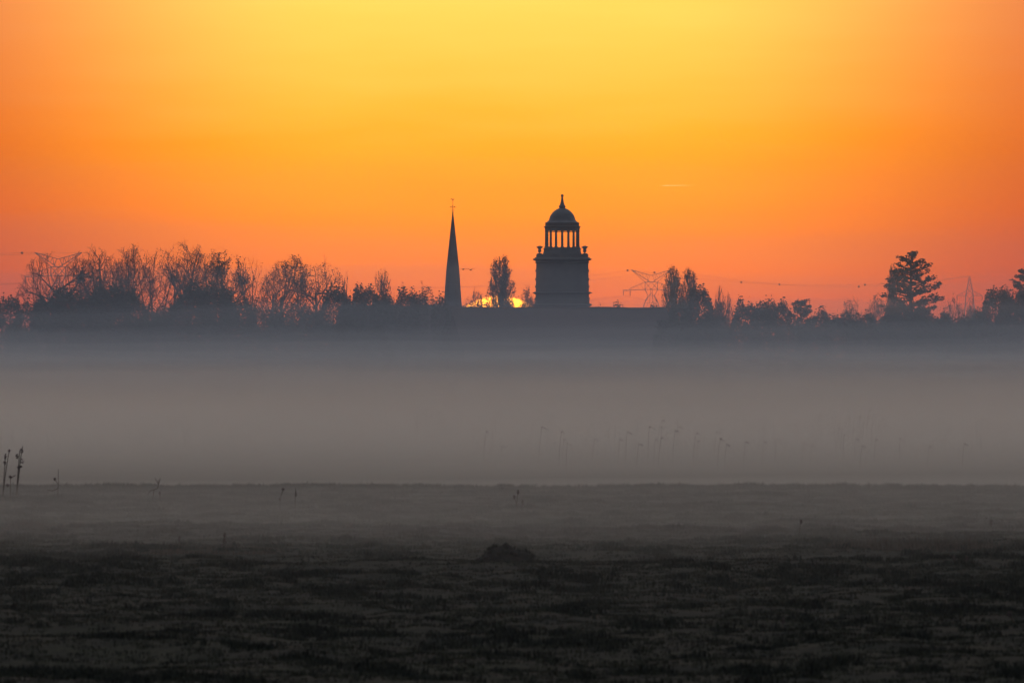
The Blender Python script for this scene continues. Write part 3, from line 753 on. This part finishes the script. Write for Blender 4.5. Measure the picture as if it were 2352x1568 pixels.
    if mast: arm.build('cross_arm', M['steel'], t)
    body.build('lattice_body', M['steel'], t)
    for (a, b, c) in tips[2:] if not mast else tips[:2]:
        MB().lathe([(.05, -1.5), (.14, -1.4), (.07, -1.2), (.14, -1.0), (.07, -.8), (.14, -.6), (.07, -.4), (.14, -.2), (.05, 0)], 8, (a, b, c)).build('insulator', M['iron'], t)
    out = []
    for i, (a, b, c) in enumerate(tips):
        ins = (1.5 if (i >= 2 and not mast) or (mast and i < 2) else 0)
        out.append((x+a*math.cos(rz)-b*math.sin(rz), y+a*math.sin(rz)+b*math.cos(rz), base+c-ins))
    return out
pL = lattice_pylon(134, 3000, 0, 'lattice pylon with horned arms half hidden behind the wide low tree', base=.9)
pM = lattice_pylon(1496, 3550, 0, 'lattice pylon with horned arms standing clear beside the ragged poplars', base=.1)
pR = lattice_pylon(2227, 4000, 0, 'narrow mast pylon showing above twiggy trees right of the big pine', mast=True)
def cable(a, b, sag, label, balls=()):
    pts = []; n = 48
    for i in range(n+1):
        f = i/n; pts.append((a[0]+(b[0]-a[0])*f, a[1]+(b[1]-a[1])*f, a[2]+(b[2]-a[2])*f-4*sag*f*(1-f)))
    o = MB().path(pts, [.021]*(n+1), 4).build('power_cable', M['iron'], None)
    tag(o, label, 'cable', 'cables of the power line')
    for f in balls:
        i = min(int(f*n), n-1); q = f*n-i
        p = tuple(pts[i][k]+(pts[i+1][k]-pts[i][k])*q for k in range(3))
        MB().lathe([(  .32*math.sin(math.pi*j/8)+.01, -.32*math.cos(math.pi*j/8)) for j in range(9)], 12, p).build('marker_ball', M['ball'], o, True)
L1 = 'thin power cable sagging from the horned pylon behind the domed tower'
for i, sg in ((0, 7.5), (1, 7.2), (2, 6.6), (3, 6.4), (4, 6.2)):
    cable(pL[i], pM[i], sg, L1, balls=(.993,) if i == 0 else (.966,) if i == 1 else ())
L2 = 'thin power cable running from the horned pylon towards the narrow mast pylon'
cable(pM[0], pR[2], 4.0, L2, (.30, .665)); cable(pM[1], pR[2], 4.5, L2, (.335, .60))
for i, j, sg in ((2, 0, 5.5), (4, 1, 5.0), (5, 1, 6.0)): cable(pM[i], pR[j], sg, L2)
L3 = 'thin power cable leaving the left horned pylon away from the church'
for i, sg, f in ((0, 1.2, .012), (1, 1.2, ()), (2, 1.2, ()), (3, 1.4, ())):
    q = (pL[i][0]-260.0, pL[i][1]-330, pL[i][2]-8)
    cable(pL[i], q, sg, L3, (f,) if f else ())

# ------------------------------------------------------------------ birds
def bird(px, py, D, k, label):
    x, y, z = P(px, py, D); t = empty('bird', (x, y, z)); tag(t, label, 'bird', 'birds in the air')
    MB().lathe([(.01, -.24), (.05, -.18), (.085, -.05), (.09, .06), (.06, .16), (.045, .2), (.055, .25), (.02, .31)], 8).build('body', M['feather'], t, True).rotation_euler = (R(80), 0, R(35))
    for sx in (-1, 1):
        MB().raw([(sx*.05, -.1, .02), (sx*.32, -.12, .16*k), (sx*.68, .02, .05*k), (sx*.34, .1, .14*k), (sx*.05, .12, .02),
                  (sx*.05, -.1, -.01), (sx*.32, -.12, .14*k), (sx*.68, .02, .04*k), (sx*.34, .1, .12*k), (sx*.05, .12, -.01)],
                 ((0,1,3,4),(1,2,3),(9,8,6,5),(8,7,6),(0,5,6,1),(1,6,7,2),(2,7,8,3),(3,8,9,4))).build('wing', M['feather'], t)
bird(1064, 618.6, 1500, .7, 'small dark bird in flight just right of the spire')
bird(1081, 619.6, 1500, 1.3, 'small bird with arched wings following another past the spire')

# ------------------------------------------------------------------ meadow: mound, tussocks, weeds, grass
def blades(r, n, w, h, lean, wid=.012, squash=1.0, mb=None, c=(0, 0, 0)):
    mb = mb or MB()
    for i in range(n):
        a = r.uniform(0, 6.28); e = math.sqrt(r.random())*w
        x, y = c[0]+e*math.cos(a), c[1]+e*math.sin(a)*squash
        hh = h*r.uniform(.55, 1.2)*(1-.35*e/max(w, .01)); b = r.uniform(0, 6.28); l = hh*lean*r.uniform(.2, 1)
        tx, ty = r.uniform(-1, 1), r.uniform(-1, 1)
        u = math.cos(b+1.57)*wid, math.sin(b+1.57)*wid
        k = len(mb.v)
        mx, my = x+math.cos(b)*l*.35, y+math.sin(b)*l*.35
        mb.v += [(x-u[0], y-u[1], c[2]-.03), (x+u[0], y+u[1], c[2]-.03), (mx+u[0]*.8, my+u[1]*.8, c[2]+hh*.6), (mx-u[0]*.8, my-u[1]*.8, c[2]+hh*.6), (x+math.cos(b)*l, y+math.sin(b)*l, c[2]+hh)]
        mb.f += [(k, k+1, k+2, k+3), (k+3, k+2, k+4)]
    return mb
def fz(x, y): return float(field_z(np.array([x]), np.array([y]))[0])
def on_field(px, py):
    D = gdist(py); x = (px-1176)/F*D; z = fz(x, D)
    return x, D, z
# mound
def mound():
    x, y, z = on_field(1168, 1284); s = mpp(y); r = random.Random(5)
    t = empty('earth_mound', (x, y+.5, z-.06)); tag(t, 'dark heap of earth and rough grass standing out on the open meadow', 'mound')
    W = 64*s; H = 52*s; nu, nv = 36, 12; V = []; Fc = []
    for j in range(nv+1):
        f = j/nv
        for i in range(nu):
            a = 2*math.pi*i/nu; rr = (1-f**2.8)**.8
            n = 1+.14*math.sin(3*a+1)+.08*math.sin(7*a+f*5)+r.uniform(-.05, .05)
            xx = W*math.cos(a)*rr*n; sk = 1-.20*xx/W+.10*math.sin(9*xx/W+1)
            V.append((xx-.10*W*f, .62*W*math.sin(a)*rr*n, H*f*(.86+.10*math.sin(2*a+.5))*min(1.1, max(.6, sk))+r.uniform(-.02, .02)))
    for j in range(nv):
        for i in range(nu): Fc.append((j*nu+i, j*nu+(i+1) % nu, (j+1)*nu+(i+1) % nu, (j+1)*nu+i))
    Fc.append(tuple(nv*nu+i for i in range(nu)))
    MB().raw(V, Fc).build('heap', M['soil'], t, True)
    mb = MB()
    for q in range(90):
        v = V[r.randrange(nu*nv)]; blades(r, 16, .10, r.uniform(.08, .17), .9, .012, 1, mb, (v[0], v[1], v[2]))
    mb.build('tufts', M['tuss'], t)
    for q in range(14):
        v = V[r.randrange(nu*(nv-2))]; c = r.uniform(.07, .15)
        MB().lathe([(.01, -c*.6), (c*.7, -c*.4), (c, 0), (c*.8, c*.4), (c*.3, c*.65)], 7, (v[0]*1.04, v[1]*1.04, v[2]+c*.2), r.random()).build('clod', M['soil'], t)
mound()
TUS = [(1027,1324,34,14),(1332,1296,14,9),(1279,1302,15,7),(1449,1303,18,7),(1165,1357,26,9),(474,1276,30,11),(71,1292,26,9),(115,1272,22,9),(532,1342,26,9),
 (169,1470,46,16),(390,1460,110,20),(664,1470,34,16),(61,1522,60,22),(1615,1294,44,9),(1500,1290,22,11),(1755,1329,22,10),(1878,1348,24,10),(2264,1308,18,9),(2324,1364,50,13),
 (1720,1399,24,9),(1931,1424,16,12),(1896,1480,22,14),(1724,1487,40,14),(1724,1528,84,20),(2328,1413,16,15),(2236,1406,14,12),(2033,1466,14,16),(280,1380,26,9),(860,1392,30,9),
 (1000,1440,36,10),(1290,1460,28,14),(1460,1458,34,16),(1160,1530,40,13),(930,1500,34,11),(540,1330,20,8),(760,1310,22,7),(2120,1330,26,9),(2040,1300,24,8),(1560,1345,26,8),(1400,1400,24,9),(640,1395,28,9),(2200,1470,40,12),(1000,1560,60,16),(545,1566,46,18)]
rt = random.Random(77)
for i, (px, py, hw, h) in enumerate(TUS):
    x, y, z = on_field(px, py); s = mpp(y)
    t = empty('grass_tussock', (x, y, z-.02)); tag(t, 'dark rough grass tussock on the open meadow', 'tussock', 'grass tussocks on the meadow')
    W = hw*s; H = max(.14, h*s*1.35); mb = MB()
    n = max(4, int(W/.16))
    for q in range(n*3):
        u = rt.uniform(-1, 1); env = (1-u*u)**.5*rt.uniform(.5, 1)
        blades(rt, 26, .16, H*max(.3, env), .9, .014, 1, mb, (u*W, rt.uniform(-.7, .7)*min(W, .8), 0))
    mb.build('blades', M['tuss'], t)

def weed(px, py, pts, label, heads, width=.011, leaves=(), name='dead_weed'):
    """pts: list of stems, each a list of (dx,dy) pixel offsets above the foot; heads: (dx,dy,rx,ry) seed heads"""
    x, y, z = on_field(px, py); s = mpp(y)
    t = empty(name, (x, y, z-.02)); tag(t, label, 'weed')
    r = random.Random(int(px*7+py))
    for st in pts:
        yo = r.uniform(-.08, .08)
        p = [(a*s, yo*(b/100.0), b*s) for a, b in st]
        n = len(p); MB().path(p, [width*(1.25-.6*i/n) for i in range(n)], 5).build('stem', M['stalk'], t, True)
    for (a, b, rx, ry) in heads:
        mb = MB(); C = []
        for q in range(46):
            v = rvec(r); C.append((a*s+v[0]*rx*s, v[1]*rx*s, b*s+v[2]*ry*s))
        quads(mb, C, .055, r); mb.build('seed_head', M['plume'], t)
    for (a, b, c, d) in leaves:
        mb = MB(); w = .022
        mb.raw([(a*s, -w, b*s), (a*s, w, b*s), ((a+c)/2*s, w*1.3, (b+d)/2*s+.02), ((a+c)/2*s, -w*1.3, (b+d)/2*s+.02), (c*s, 0, d*s)], ((0,1,2,3),(3,2,4))).build('leaf', M['stalk'], t)
    return t
weed(8, 1158, [[(-3, 0), (0, 40), (3, 85), (5, 112)], [(-2, 0), (4, 60), (10, 100), (13, 117)]], 'dead upright stalk with a dark clubbed tip at the meadow edge', [(4, 104, 2.0, 6), (3, 90, 2.5, 4), (13, 118, 1.8, 2.2)], .016)
weed(42, 1150, [[(-6, -8), (-2, 40), (1, 80), (3, 106), (6, 114)], [(-4, 0), (2, 60), (5, 90), (10, 120)]], 'tallest dead stalk of the clump with ragged seed heads', [(7, 108, 3.6, 5), (9, 86, 4.5, 6), (-3, 96, 3, 5), (1, 70, 2.4, 4), (6, 72, 2.6, 2)], .018, [(1, 50, 9, 36), (1, 66, 8, 60), (0, 44, 14, 52)])
weed(24, 1160, [[(0, 0), (0, 30), (0, 62)], [(0, 58), (6, 62), (12, 66)]], 'short dead stalk between the two tall ones', [(-1, 62, 3.2, 2.4), (-6, 42, 3, 3.5)], .014, [(0, 30, -9, 46), (0, 20, -12, 28)])
weed(133, 1164, [[(0, 0), (0, 30), (1, 52), (1, 84)], [(1, 48), (-4, 56), (-8, 62)], [(0, 40), (-12, 34), (-24, 36)]], 'thin forked dead stalk leaning at the meadow edge', [(-7, 61, 2.0, 3.0)], .011, [(-12, 34, -26, 36)])
weed(352, 1162, [[(-4, 0), (-1, 20), (2, 40), (10, 43), (12, 52), (12, 62)], [(2, 40), (-6, 38), (-14, 28)], [(12, 52), (7, 62), (4, 66)], [(12, 52), (15, 60), (16, 66)], [(18, 0), (16, 18), (15, 32)]], 'broken dead stem bent over in a hook', [(15, 32, 1.8, 3)], .013)
weed(642, 1176, [[(0, 0), (1, 18), (3, 38), (8, 56)], [(3, 38), (9, 54)]], 'lone dead stalk with small tilted head beside a straight one', [(8, 55, 3.2, 2.4), (0, 32, 2, 3)], .009)
weed(678, 1186, [[(0, 0), (0, 40), (1, 72)]], 'lone straight thin stalk in the misty meadow', [(1, 58, 1.4, 6)], .009)
weed(586, 1180, [[(0, 0), (0, 22)]], 'short dark stub of a stalk behind the grass', [(0, 18, 2, 5)], .012)
weed(1184, 1180, [[(0, 0), (4, 18), (0, 32), (-3, 40)], [(2, 20), (4, 40), (6, 54)], [(18, 4), (14, 18), (16, 34)]], 'crossed dead stalks standing in the middle of the meadow', [(6, 52, 1.8, 5), (-3, 40, 2, 4), (16, 26, 2, 8)], .012)
weed(512, 1268, [[(0, 0), (3, 18), (5, 36)], [(3, 0), (1, 16), (4, 30)]], 'dark dense dead dock stem with thick head', [(5, 30, 3.4, 8), (3, 14, 4.2, 8), (0, 5, 5, 5)], .016)
weed(412, 1262, [[(0, 0), (0, 24)]], 'small dead stem left of the thick dock stem', [(0, 20, 2.5, 6)], .014)
weed(354, 1272, [[(-4, 0), (-4, 12)], [(20, 0), (22, 10)]], 'low ragged patch of dead weed stems', [(-4, 8, 4, 5), (8, 3, 8, 3), (24, 4, 6, 4), (36, 3, 6, 3)], .012)
weed(1834, 1250, [[(0, 0), (2, 28), (6, 52)]], 'thin leaning stalk left of the dark grass patch', [(6, 50, 1.6, 5)], .010)
weed(2276, 1230, [[(8, 0), (4, 14), (-2, 34)]], 'thin leaning stalk far out on the meadow', [(0, 28, 1.8, 6)], .010)
weed(2192, 1300, [[(4, 0), (0, 14), (-2, 24)]], 'short crooked stalk, left one of a pair', [(-1, 18, 2.5, 5)], .012)
weed(2220, 1302, [[(0, 0), (0, 14), (-1, 26)]], 'short crooked stalk, right one of a pair', [(0, 18, 3, 6)], .012)
weed(2320, 1440, [[(12, 0), (4, 16), (-2, 30)]], 'bent dark stalk in the near grass', [(-1, 26, 4, 6)], .012)
weed(1798, 1460, [[(0, 0), (0, 16), (1, 30)]], 'small upright dark stalk in the near grass', [(1, 26, 2.5, 6)], .010)

# low weeds that form two darker bands on the meadow
def patch(px0, px1, py, h, label, n, seed):
    r = random.Random(seed); D = gdist(py); s = mpp(D)
    x0, x1 = (px0-1176)*s, (px1-1176)*s
    t = empty('weed_patch', ((x0+x1)/2, D, fz((x0+x1)/2, D)-.03)); tag(t, label, 'weed patch')
    mb = MB()
    for i in range(n):
        u = r.uniform(-1, 1); x = u*(x1-x0)/2; yy = r.uniform(-6, 6)
        blades(r, 10, .22, h*s*r.uniform(.3, 1)*(1-abs(u)**3), .5, .012, 1, mb, (x, yy, 0))
    o = mb.build('stems', M['stalk'], t); o['kind'] = 'stuff'
patch(1850, 2352, 1262, 42, 'wide dark patch of dead weeds on the misty meadow', 700, 3)
patch(0, 120, 1215, 30, 'small dark patch of dead weeds near the tall stalks', 200, 4)
patch(330, 640, 1268, 12, 'thin low band of dead weeds around the dock stem', 160, 6)

# grass: tufts strewn over the meadow by geometry nodes
def grass(name, pts, tuft_mb, m, smin, smax, label):
    me = bpy.data.meshes.new(name); me.from_pydata([tuple(p) for p in pts], [], []); me.update()
    o = bpy.data.objects.new(name, me); col.objects.link(o); tag(o, label, 'grass', kind='stuff')
    tm = bpy.data.meshes.new(name+'_tuft'); tm.from_pydata(tuft_mb.v, [], tuft_mb.f); tm.update(); tm.materials.append(m)
    src = bpy.data.objects.new(name+'_tuft', tm)
    ng = bpy.data.node_groups.new(name, 'GeometryNodeTree')
    ng.interface.new_socket('Geometry', in_out='INPUT', socket_type='NodeSocketGeometry')
    ng.interface.new_socket('Geometry', in_out='OUTPUT', socket_type='NodeSocketGeometry')
    N = ng.nodes; L = ng.links
    gi = N.new('NodeGroupInput'); go = N.new('NodeGroupOutput'); ip = N.new('GeometryNodeInstanceOnPoints')
    oi = N.new('GeometryNodeObjectInfo'); oi.inputs['Object'].default_value = src; oi.inputs['As Instance'].default_value = True
    rr = N.new('FunctionNodeRandomValue'); rr.data_type = 'FLOAT_VECTOR'
    rr.inputs[0].default_value = (-.12, -.12, 0); rr.inputs[1].default_value = (.12, .12, 6.283)
    rs = N.new('FunctionNodeRandomValue'); rs.data_type = 'FLOAT'
    rs.inputs[2].default_value = smin; rs.inputs[3].default_value = smax
    L.new(gi.outputs[0], ip.inputs['Points']); L.new(oi.outputs['Geometry'], ip.inputs['Instance'])
    L.new(rr.outputs[0], ip.inputs['Rotation']); L.new(rs.outputs[1], ip.inputs['Scale']); L.new(ip.outputs[0], go.inputs[0])
    md = o.modifiers.new('strew', 'NODES'); md.node_group = ng
    return o
def strew(n, seed, thr=None, scale=3.0):
    g = np.random.default_rng(seed)
    y = np.sqrt(g.uniform(188**2, 491**2, n)); x = g.uniform(-1, 1, n)*(y*.0475+2.0)
    keep = (y < edge_y(x)-.2) & ~((np.abs(x) < 2.6) & (y > 308) & (y < 345) & (seed == 2))
    if thr is not None: keep &= (vnoise(x+31*seed, y*.2, scale)+.6*vnoise(x, y*.2+11*seed, scale*.4)+.5*vnoise(x+9, y*.3, scale*4)) > thr
    x, y = x[keep], y[keep]
    return np.stack([x, y, field_z(x, y)-.01], -1)
r0 = random.Random(1)
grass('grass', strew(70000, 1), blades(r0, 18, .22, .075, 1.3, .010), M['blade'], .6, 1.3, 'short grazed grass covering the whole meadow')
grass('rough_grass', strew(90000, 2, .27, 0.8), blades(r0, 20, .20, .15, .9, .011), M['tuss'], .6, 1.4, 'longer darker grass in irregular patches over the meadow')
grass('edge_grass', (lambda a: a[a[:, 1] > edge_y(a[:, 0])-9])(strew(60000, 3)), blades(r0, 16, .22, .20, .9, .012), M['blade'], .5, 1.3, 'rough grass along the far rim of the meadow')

# ------------------------------------------------------------------ reeds in the mist behind the meadow
def reed_into(st, pl, lf, r, c, H, lean, k=1.0):
    bx = c[0]; pts = []
    for i in range(6):
        f = i/5; pts.append((bx+lean*H*f*f*.5, c[1]+.03*math.sin(5*f+H), c[2]+H*f))
    st.path(pts, [.014*k, .013*k, .012*k, .011*k, .009*k, .006*k], 4)
    tip = pts[-1]; C = []; sgn = 1 if lean > 0 else -1
    for q in range(26):
        f = r.random(); w = .05*math.sin(math.pi*min(1, f*.9+.1))+.012
        C.append((tip[0]+sgn*(.30*f*f+.10*f)*H/2.6+r.gauss(0, w*.6), tip[1]+r.gauss(0, w*.5), tip[2]+(.26*f-.42*f*f)*H/2.6+r.gauss(0, w*.5)))
    quads(pl, C, .062, r)
    for q in range(4):
        f = r.uniform(.35, .85); i = int(f*5); b = pts[i]; s2 = r.choice((-1, 1)); l = r.uniform(.3, .55)
        lf.raw([(b[0], b[1]-.012, b[2]), (b[0], b[1]+.012, b[2]), (b[0]+s2*l*.5, b[1]+.016, b[2]+l*.55), (b[0]+s2*l*.5, b[1]-.016, b[2]+l*.55), (b[0]+s2*l, b[1], b[2]+l*.42)], ((0,1,2,3),(3,2,4)))
RD = [(1238,983),(1284,992),(1292,1002),(1300,1010),(1420,996),(1436,992),(1462,1004),(1488,986),(1502,998),(1512,1004),(1545,986),(1592,982),(1600,1000),(1648,1004),(1664,1010),(1708,1004),(1750,1000),(1780,1004),(1842,1010),(1862,1014),(1936,996),(1962,1006),(1975,1010),(2008,1012),(2065,1006),(1110,996),(1150,1012),(1360,1012),(2130,1020),(2210,1024)]
for i, (px, py) in enumerate(RD):
    r = random.Random(900+i); D = r.uniform(655, 705); x, y, z = P(px, py+r.uniform(-8, 14), D)
    g = -1.0; H = z-g
    t = empty('reed', (x, y, g)); tag(t, 'tall reed with nodding plume standing in the mist behind the meadow', 'reed', 'reeds in the mist')
    st, pl, lf = MB(), MB(), MB()
    reed_into(st, pl, lf, r, (0, 0, -.05), H, r.uniform(.05, .2), 1.05)
    st.build('stem', M['reed'], t); pl.build('plume', M['plume'], t); lf.build('leaves', M['reed'], t)
st, rr = MB(), random.Random(4)
for i in range(1100):
    y = rr.uniform(740, 880); x = rr.uniform(-1, 1)*y*.052
    cl = float(vnoise(np.array([x+60]), np.array([y*.1]), 5.0)[0])+x*.004
    if rr.random() > .35+1.5*cl: continue
    reed_into(st, st if rr.random() < .3 else MB(), st, rr, (x, y, -1.05), rr.uniform(.6, 1.8)+max(0, min(.7, cl*2)), rr.choice((1, 1, 1, -1))*rr.uniform(.03, .2), .8)
tag(st.build('reed_bed', M['reed'], None), 'dense bed of reeds fading into the mist', 'reeds', kind='stuff')

# ------------------------------------------------------------------ mist, haze, vapour trail
def volmat(name, c, dens, g):
    m = bpy.data.materials.new(name); m.use_nodes = True; nt = m.node_tree; nt.nodes.clear()
    o = nt.nodes.new('ShaderNodeOutputMaterial'); v = nt.nodes.new('ShaderNodeVolumePrincipled')
    v.inputs['Color'].default_value = (*c, 1); v.inputs['Density'].default_value = dens; v.inputs['Anisotropy'].default_value = g
    v.inputs['Density Attribute'].default_value = ''; v.inputs['Temperature Attribute'].default_value = ''; v.inputs['Color Attribute'].default_value = ''
    nt.links.new(v.outputs[0], o.inputs['Volume'])
    try: m.cycles.homogeneous_volume = True
    except Exception: pass
    return m
HAZE = ((.80, .90, 1.0), .00006, .0)
o = MB().box(-1600, 1600, -260, 4380, -2.6, 42).build('haze', volmat('haze_air', *HAZE)); tag(o, 'thin blue grey morning haze filling the air', 'haze', kind='stuff')
def mist_bank(yp, zp, m, seed, amp, label, W=900):
    ys = np.unique(np.concatenate([np.arange(yp[0], min(900, yp[-1]), 8), np.arange(min(900, yp[-1]), yp[-1]+1, 25), np.array([yp[-1]])]))
    xs = np.concatenate([np.arange(-W, -160, 60), np.arange(-160, 161, 8), np.arange(220, W+1, 60)])
    X, Y = np.meshgrid(xs, ys)
    n = vnoise(X+seed*51, Y*.35+seed*13, 55)+.6*vnoise(X+seed*7, Y*.5, 22)
    Yw = Y+30*vnoise(X+seed*3, Y*0+seed*9, 48)+16*vnoise(X, Y*0+seed*5.5, 17)
    Z = np.interp(Yw, yp, zp)
    Z = -1.6+(Z+1.6)*np.clip(1+amp*n, .3, 2)
    Z = np.maximum(Z, -1.55)
    nx, ny = len(xs), len(ys)
    V = np.concatenate([np.stack([X, Y, Z], -1).reshape(-1, 3), np.stack([X, Y, X*0-1.7], -1).reshape(-1, 3)])
    i = (np.arange(nx-1)[None, :]+nx*np.arange(ny-1)[:, None]).reshape(-1); K = nx*ny
    top = np.stack([i, i+1, i+nx+1, i+nx], -1); bot = np.stack([i+K, i+nx+K, i+nx+1+K, i+1+K], -1)
    Fc = top.tolist()+bot.tolist()
    for a in range(nx-1): Fc += [(a+1, a, a+K, a+1+K), ((ny-1)*nx+a, (ny-1)*nx+a+1, (ny-1)*nx+a+1+K, (ny-1)*nx+a+K)]
    for b in range(ny-1): Fc += [(b*nx, (b+1)*nx, (b+1)*nx+K, b*nx+K), ((b+1)*nx+nx-1, b*nx+nx-1, b*nx+nx-1+K, (b+1)*nx+nx-1+K)]
    me = bpy.data.meshes.new('mist'); me.from_pydata(V.tolist(), [], Fc); me.update(); me.materials.append(m)
    o = bpy.data.objects.new('mist', me); col.objects.link(o)
    tag(o, label, 'mist', kind='stuff')
MC = (.97, 1.0, .89)
BANKS = [([205, 235, 320, 420, 500, 560], [-1.5, .1, 1.3, 1.3, .6, -1.5], .0010, .2, 'thin breath of mist spreading over the meadow', MC, .5),
 ([322, 331, 350, 480, 520], [-1.5, .5, .85, .8, -1.5], .0042, .2, 'shallow mist lying on the meadow behind the mound', MC, .5),
 ([343, 352, 366, 420, 500, 900, 2100], [-1.5, .4, 1.0, 1.2, 1.5, 2, 2], .0021, .14, 'low dense ground mist from the meadow into the marsh', MC, .5),
 ([490, 600, 800, 1700, 2100], [-1.5, 2.0, 2.7, 3, 3],   .0020, .24, 'dense ground mist lying over the marsh behind the meadow', MC, .58)]
for k, (tp, de) in enumerate([(3.6, .0011), (4.8, .0011), (6.0, .0008), (7.6, .00055), (9.5, .0005), (12.5, .00042), (17, .00033), (24, .00022), (36, .00015)]):
    u = min(1, max(0, (k-2)/4.0))
    BANKS.append(([480+k*75, 640+85*k, 940+k*45, 1600, 1880, 1960], [-1.5, .45*tp, .75*tp, tp, tp, -1.5], de, .2,
        'pale mist sheet thinning upward, its top about %d metres over the ground' % round(tp), tuple(MC[q]+((.82, .90, 1.0)[q]-MC[q])*u for q in range(3)), .65*(1-u)))
for i, (yp, zp, de, am, lab, c, g) in enumerate(BANKS):
    mist_bank(yp, zp, volmat('mist_air', c, de, g), i+1, am, lab)
def contrail():
    D = 30000.0; a = Vector(P(1516, 426.5, D)); b = Vector(P(1606, 425.4, D)); L = (b-a).length; n = 24
    pr = [(1.15*min(1, i/n*6+.12)*(1-i/n)**.7+.05, L*i/n) for i in range(n+1)]
    o = MB().lathe(pr, 10).build('contrail', volmat('vapour', (1, 1, 1), .30, .7))
    o.location = a; o.rotation_euler = (b-a).to_track_quat('Z', 'Y').to_euler()
contrail()
tag(bpy.data.objects['contrail'], 'short bright vapour trail high in the orange sky', 'vapour trail')
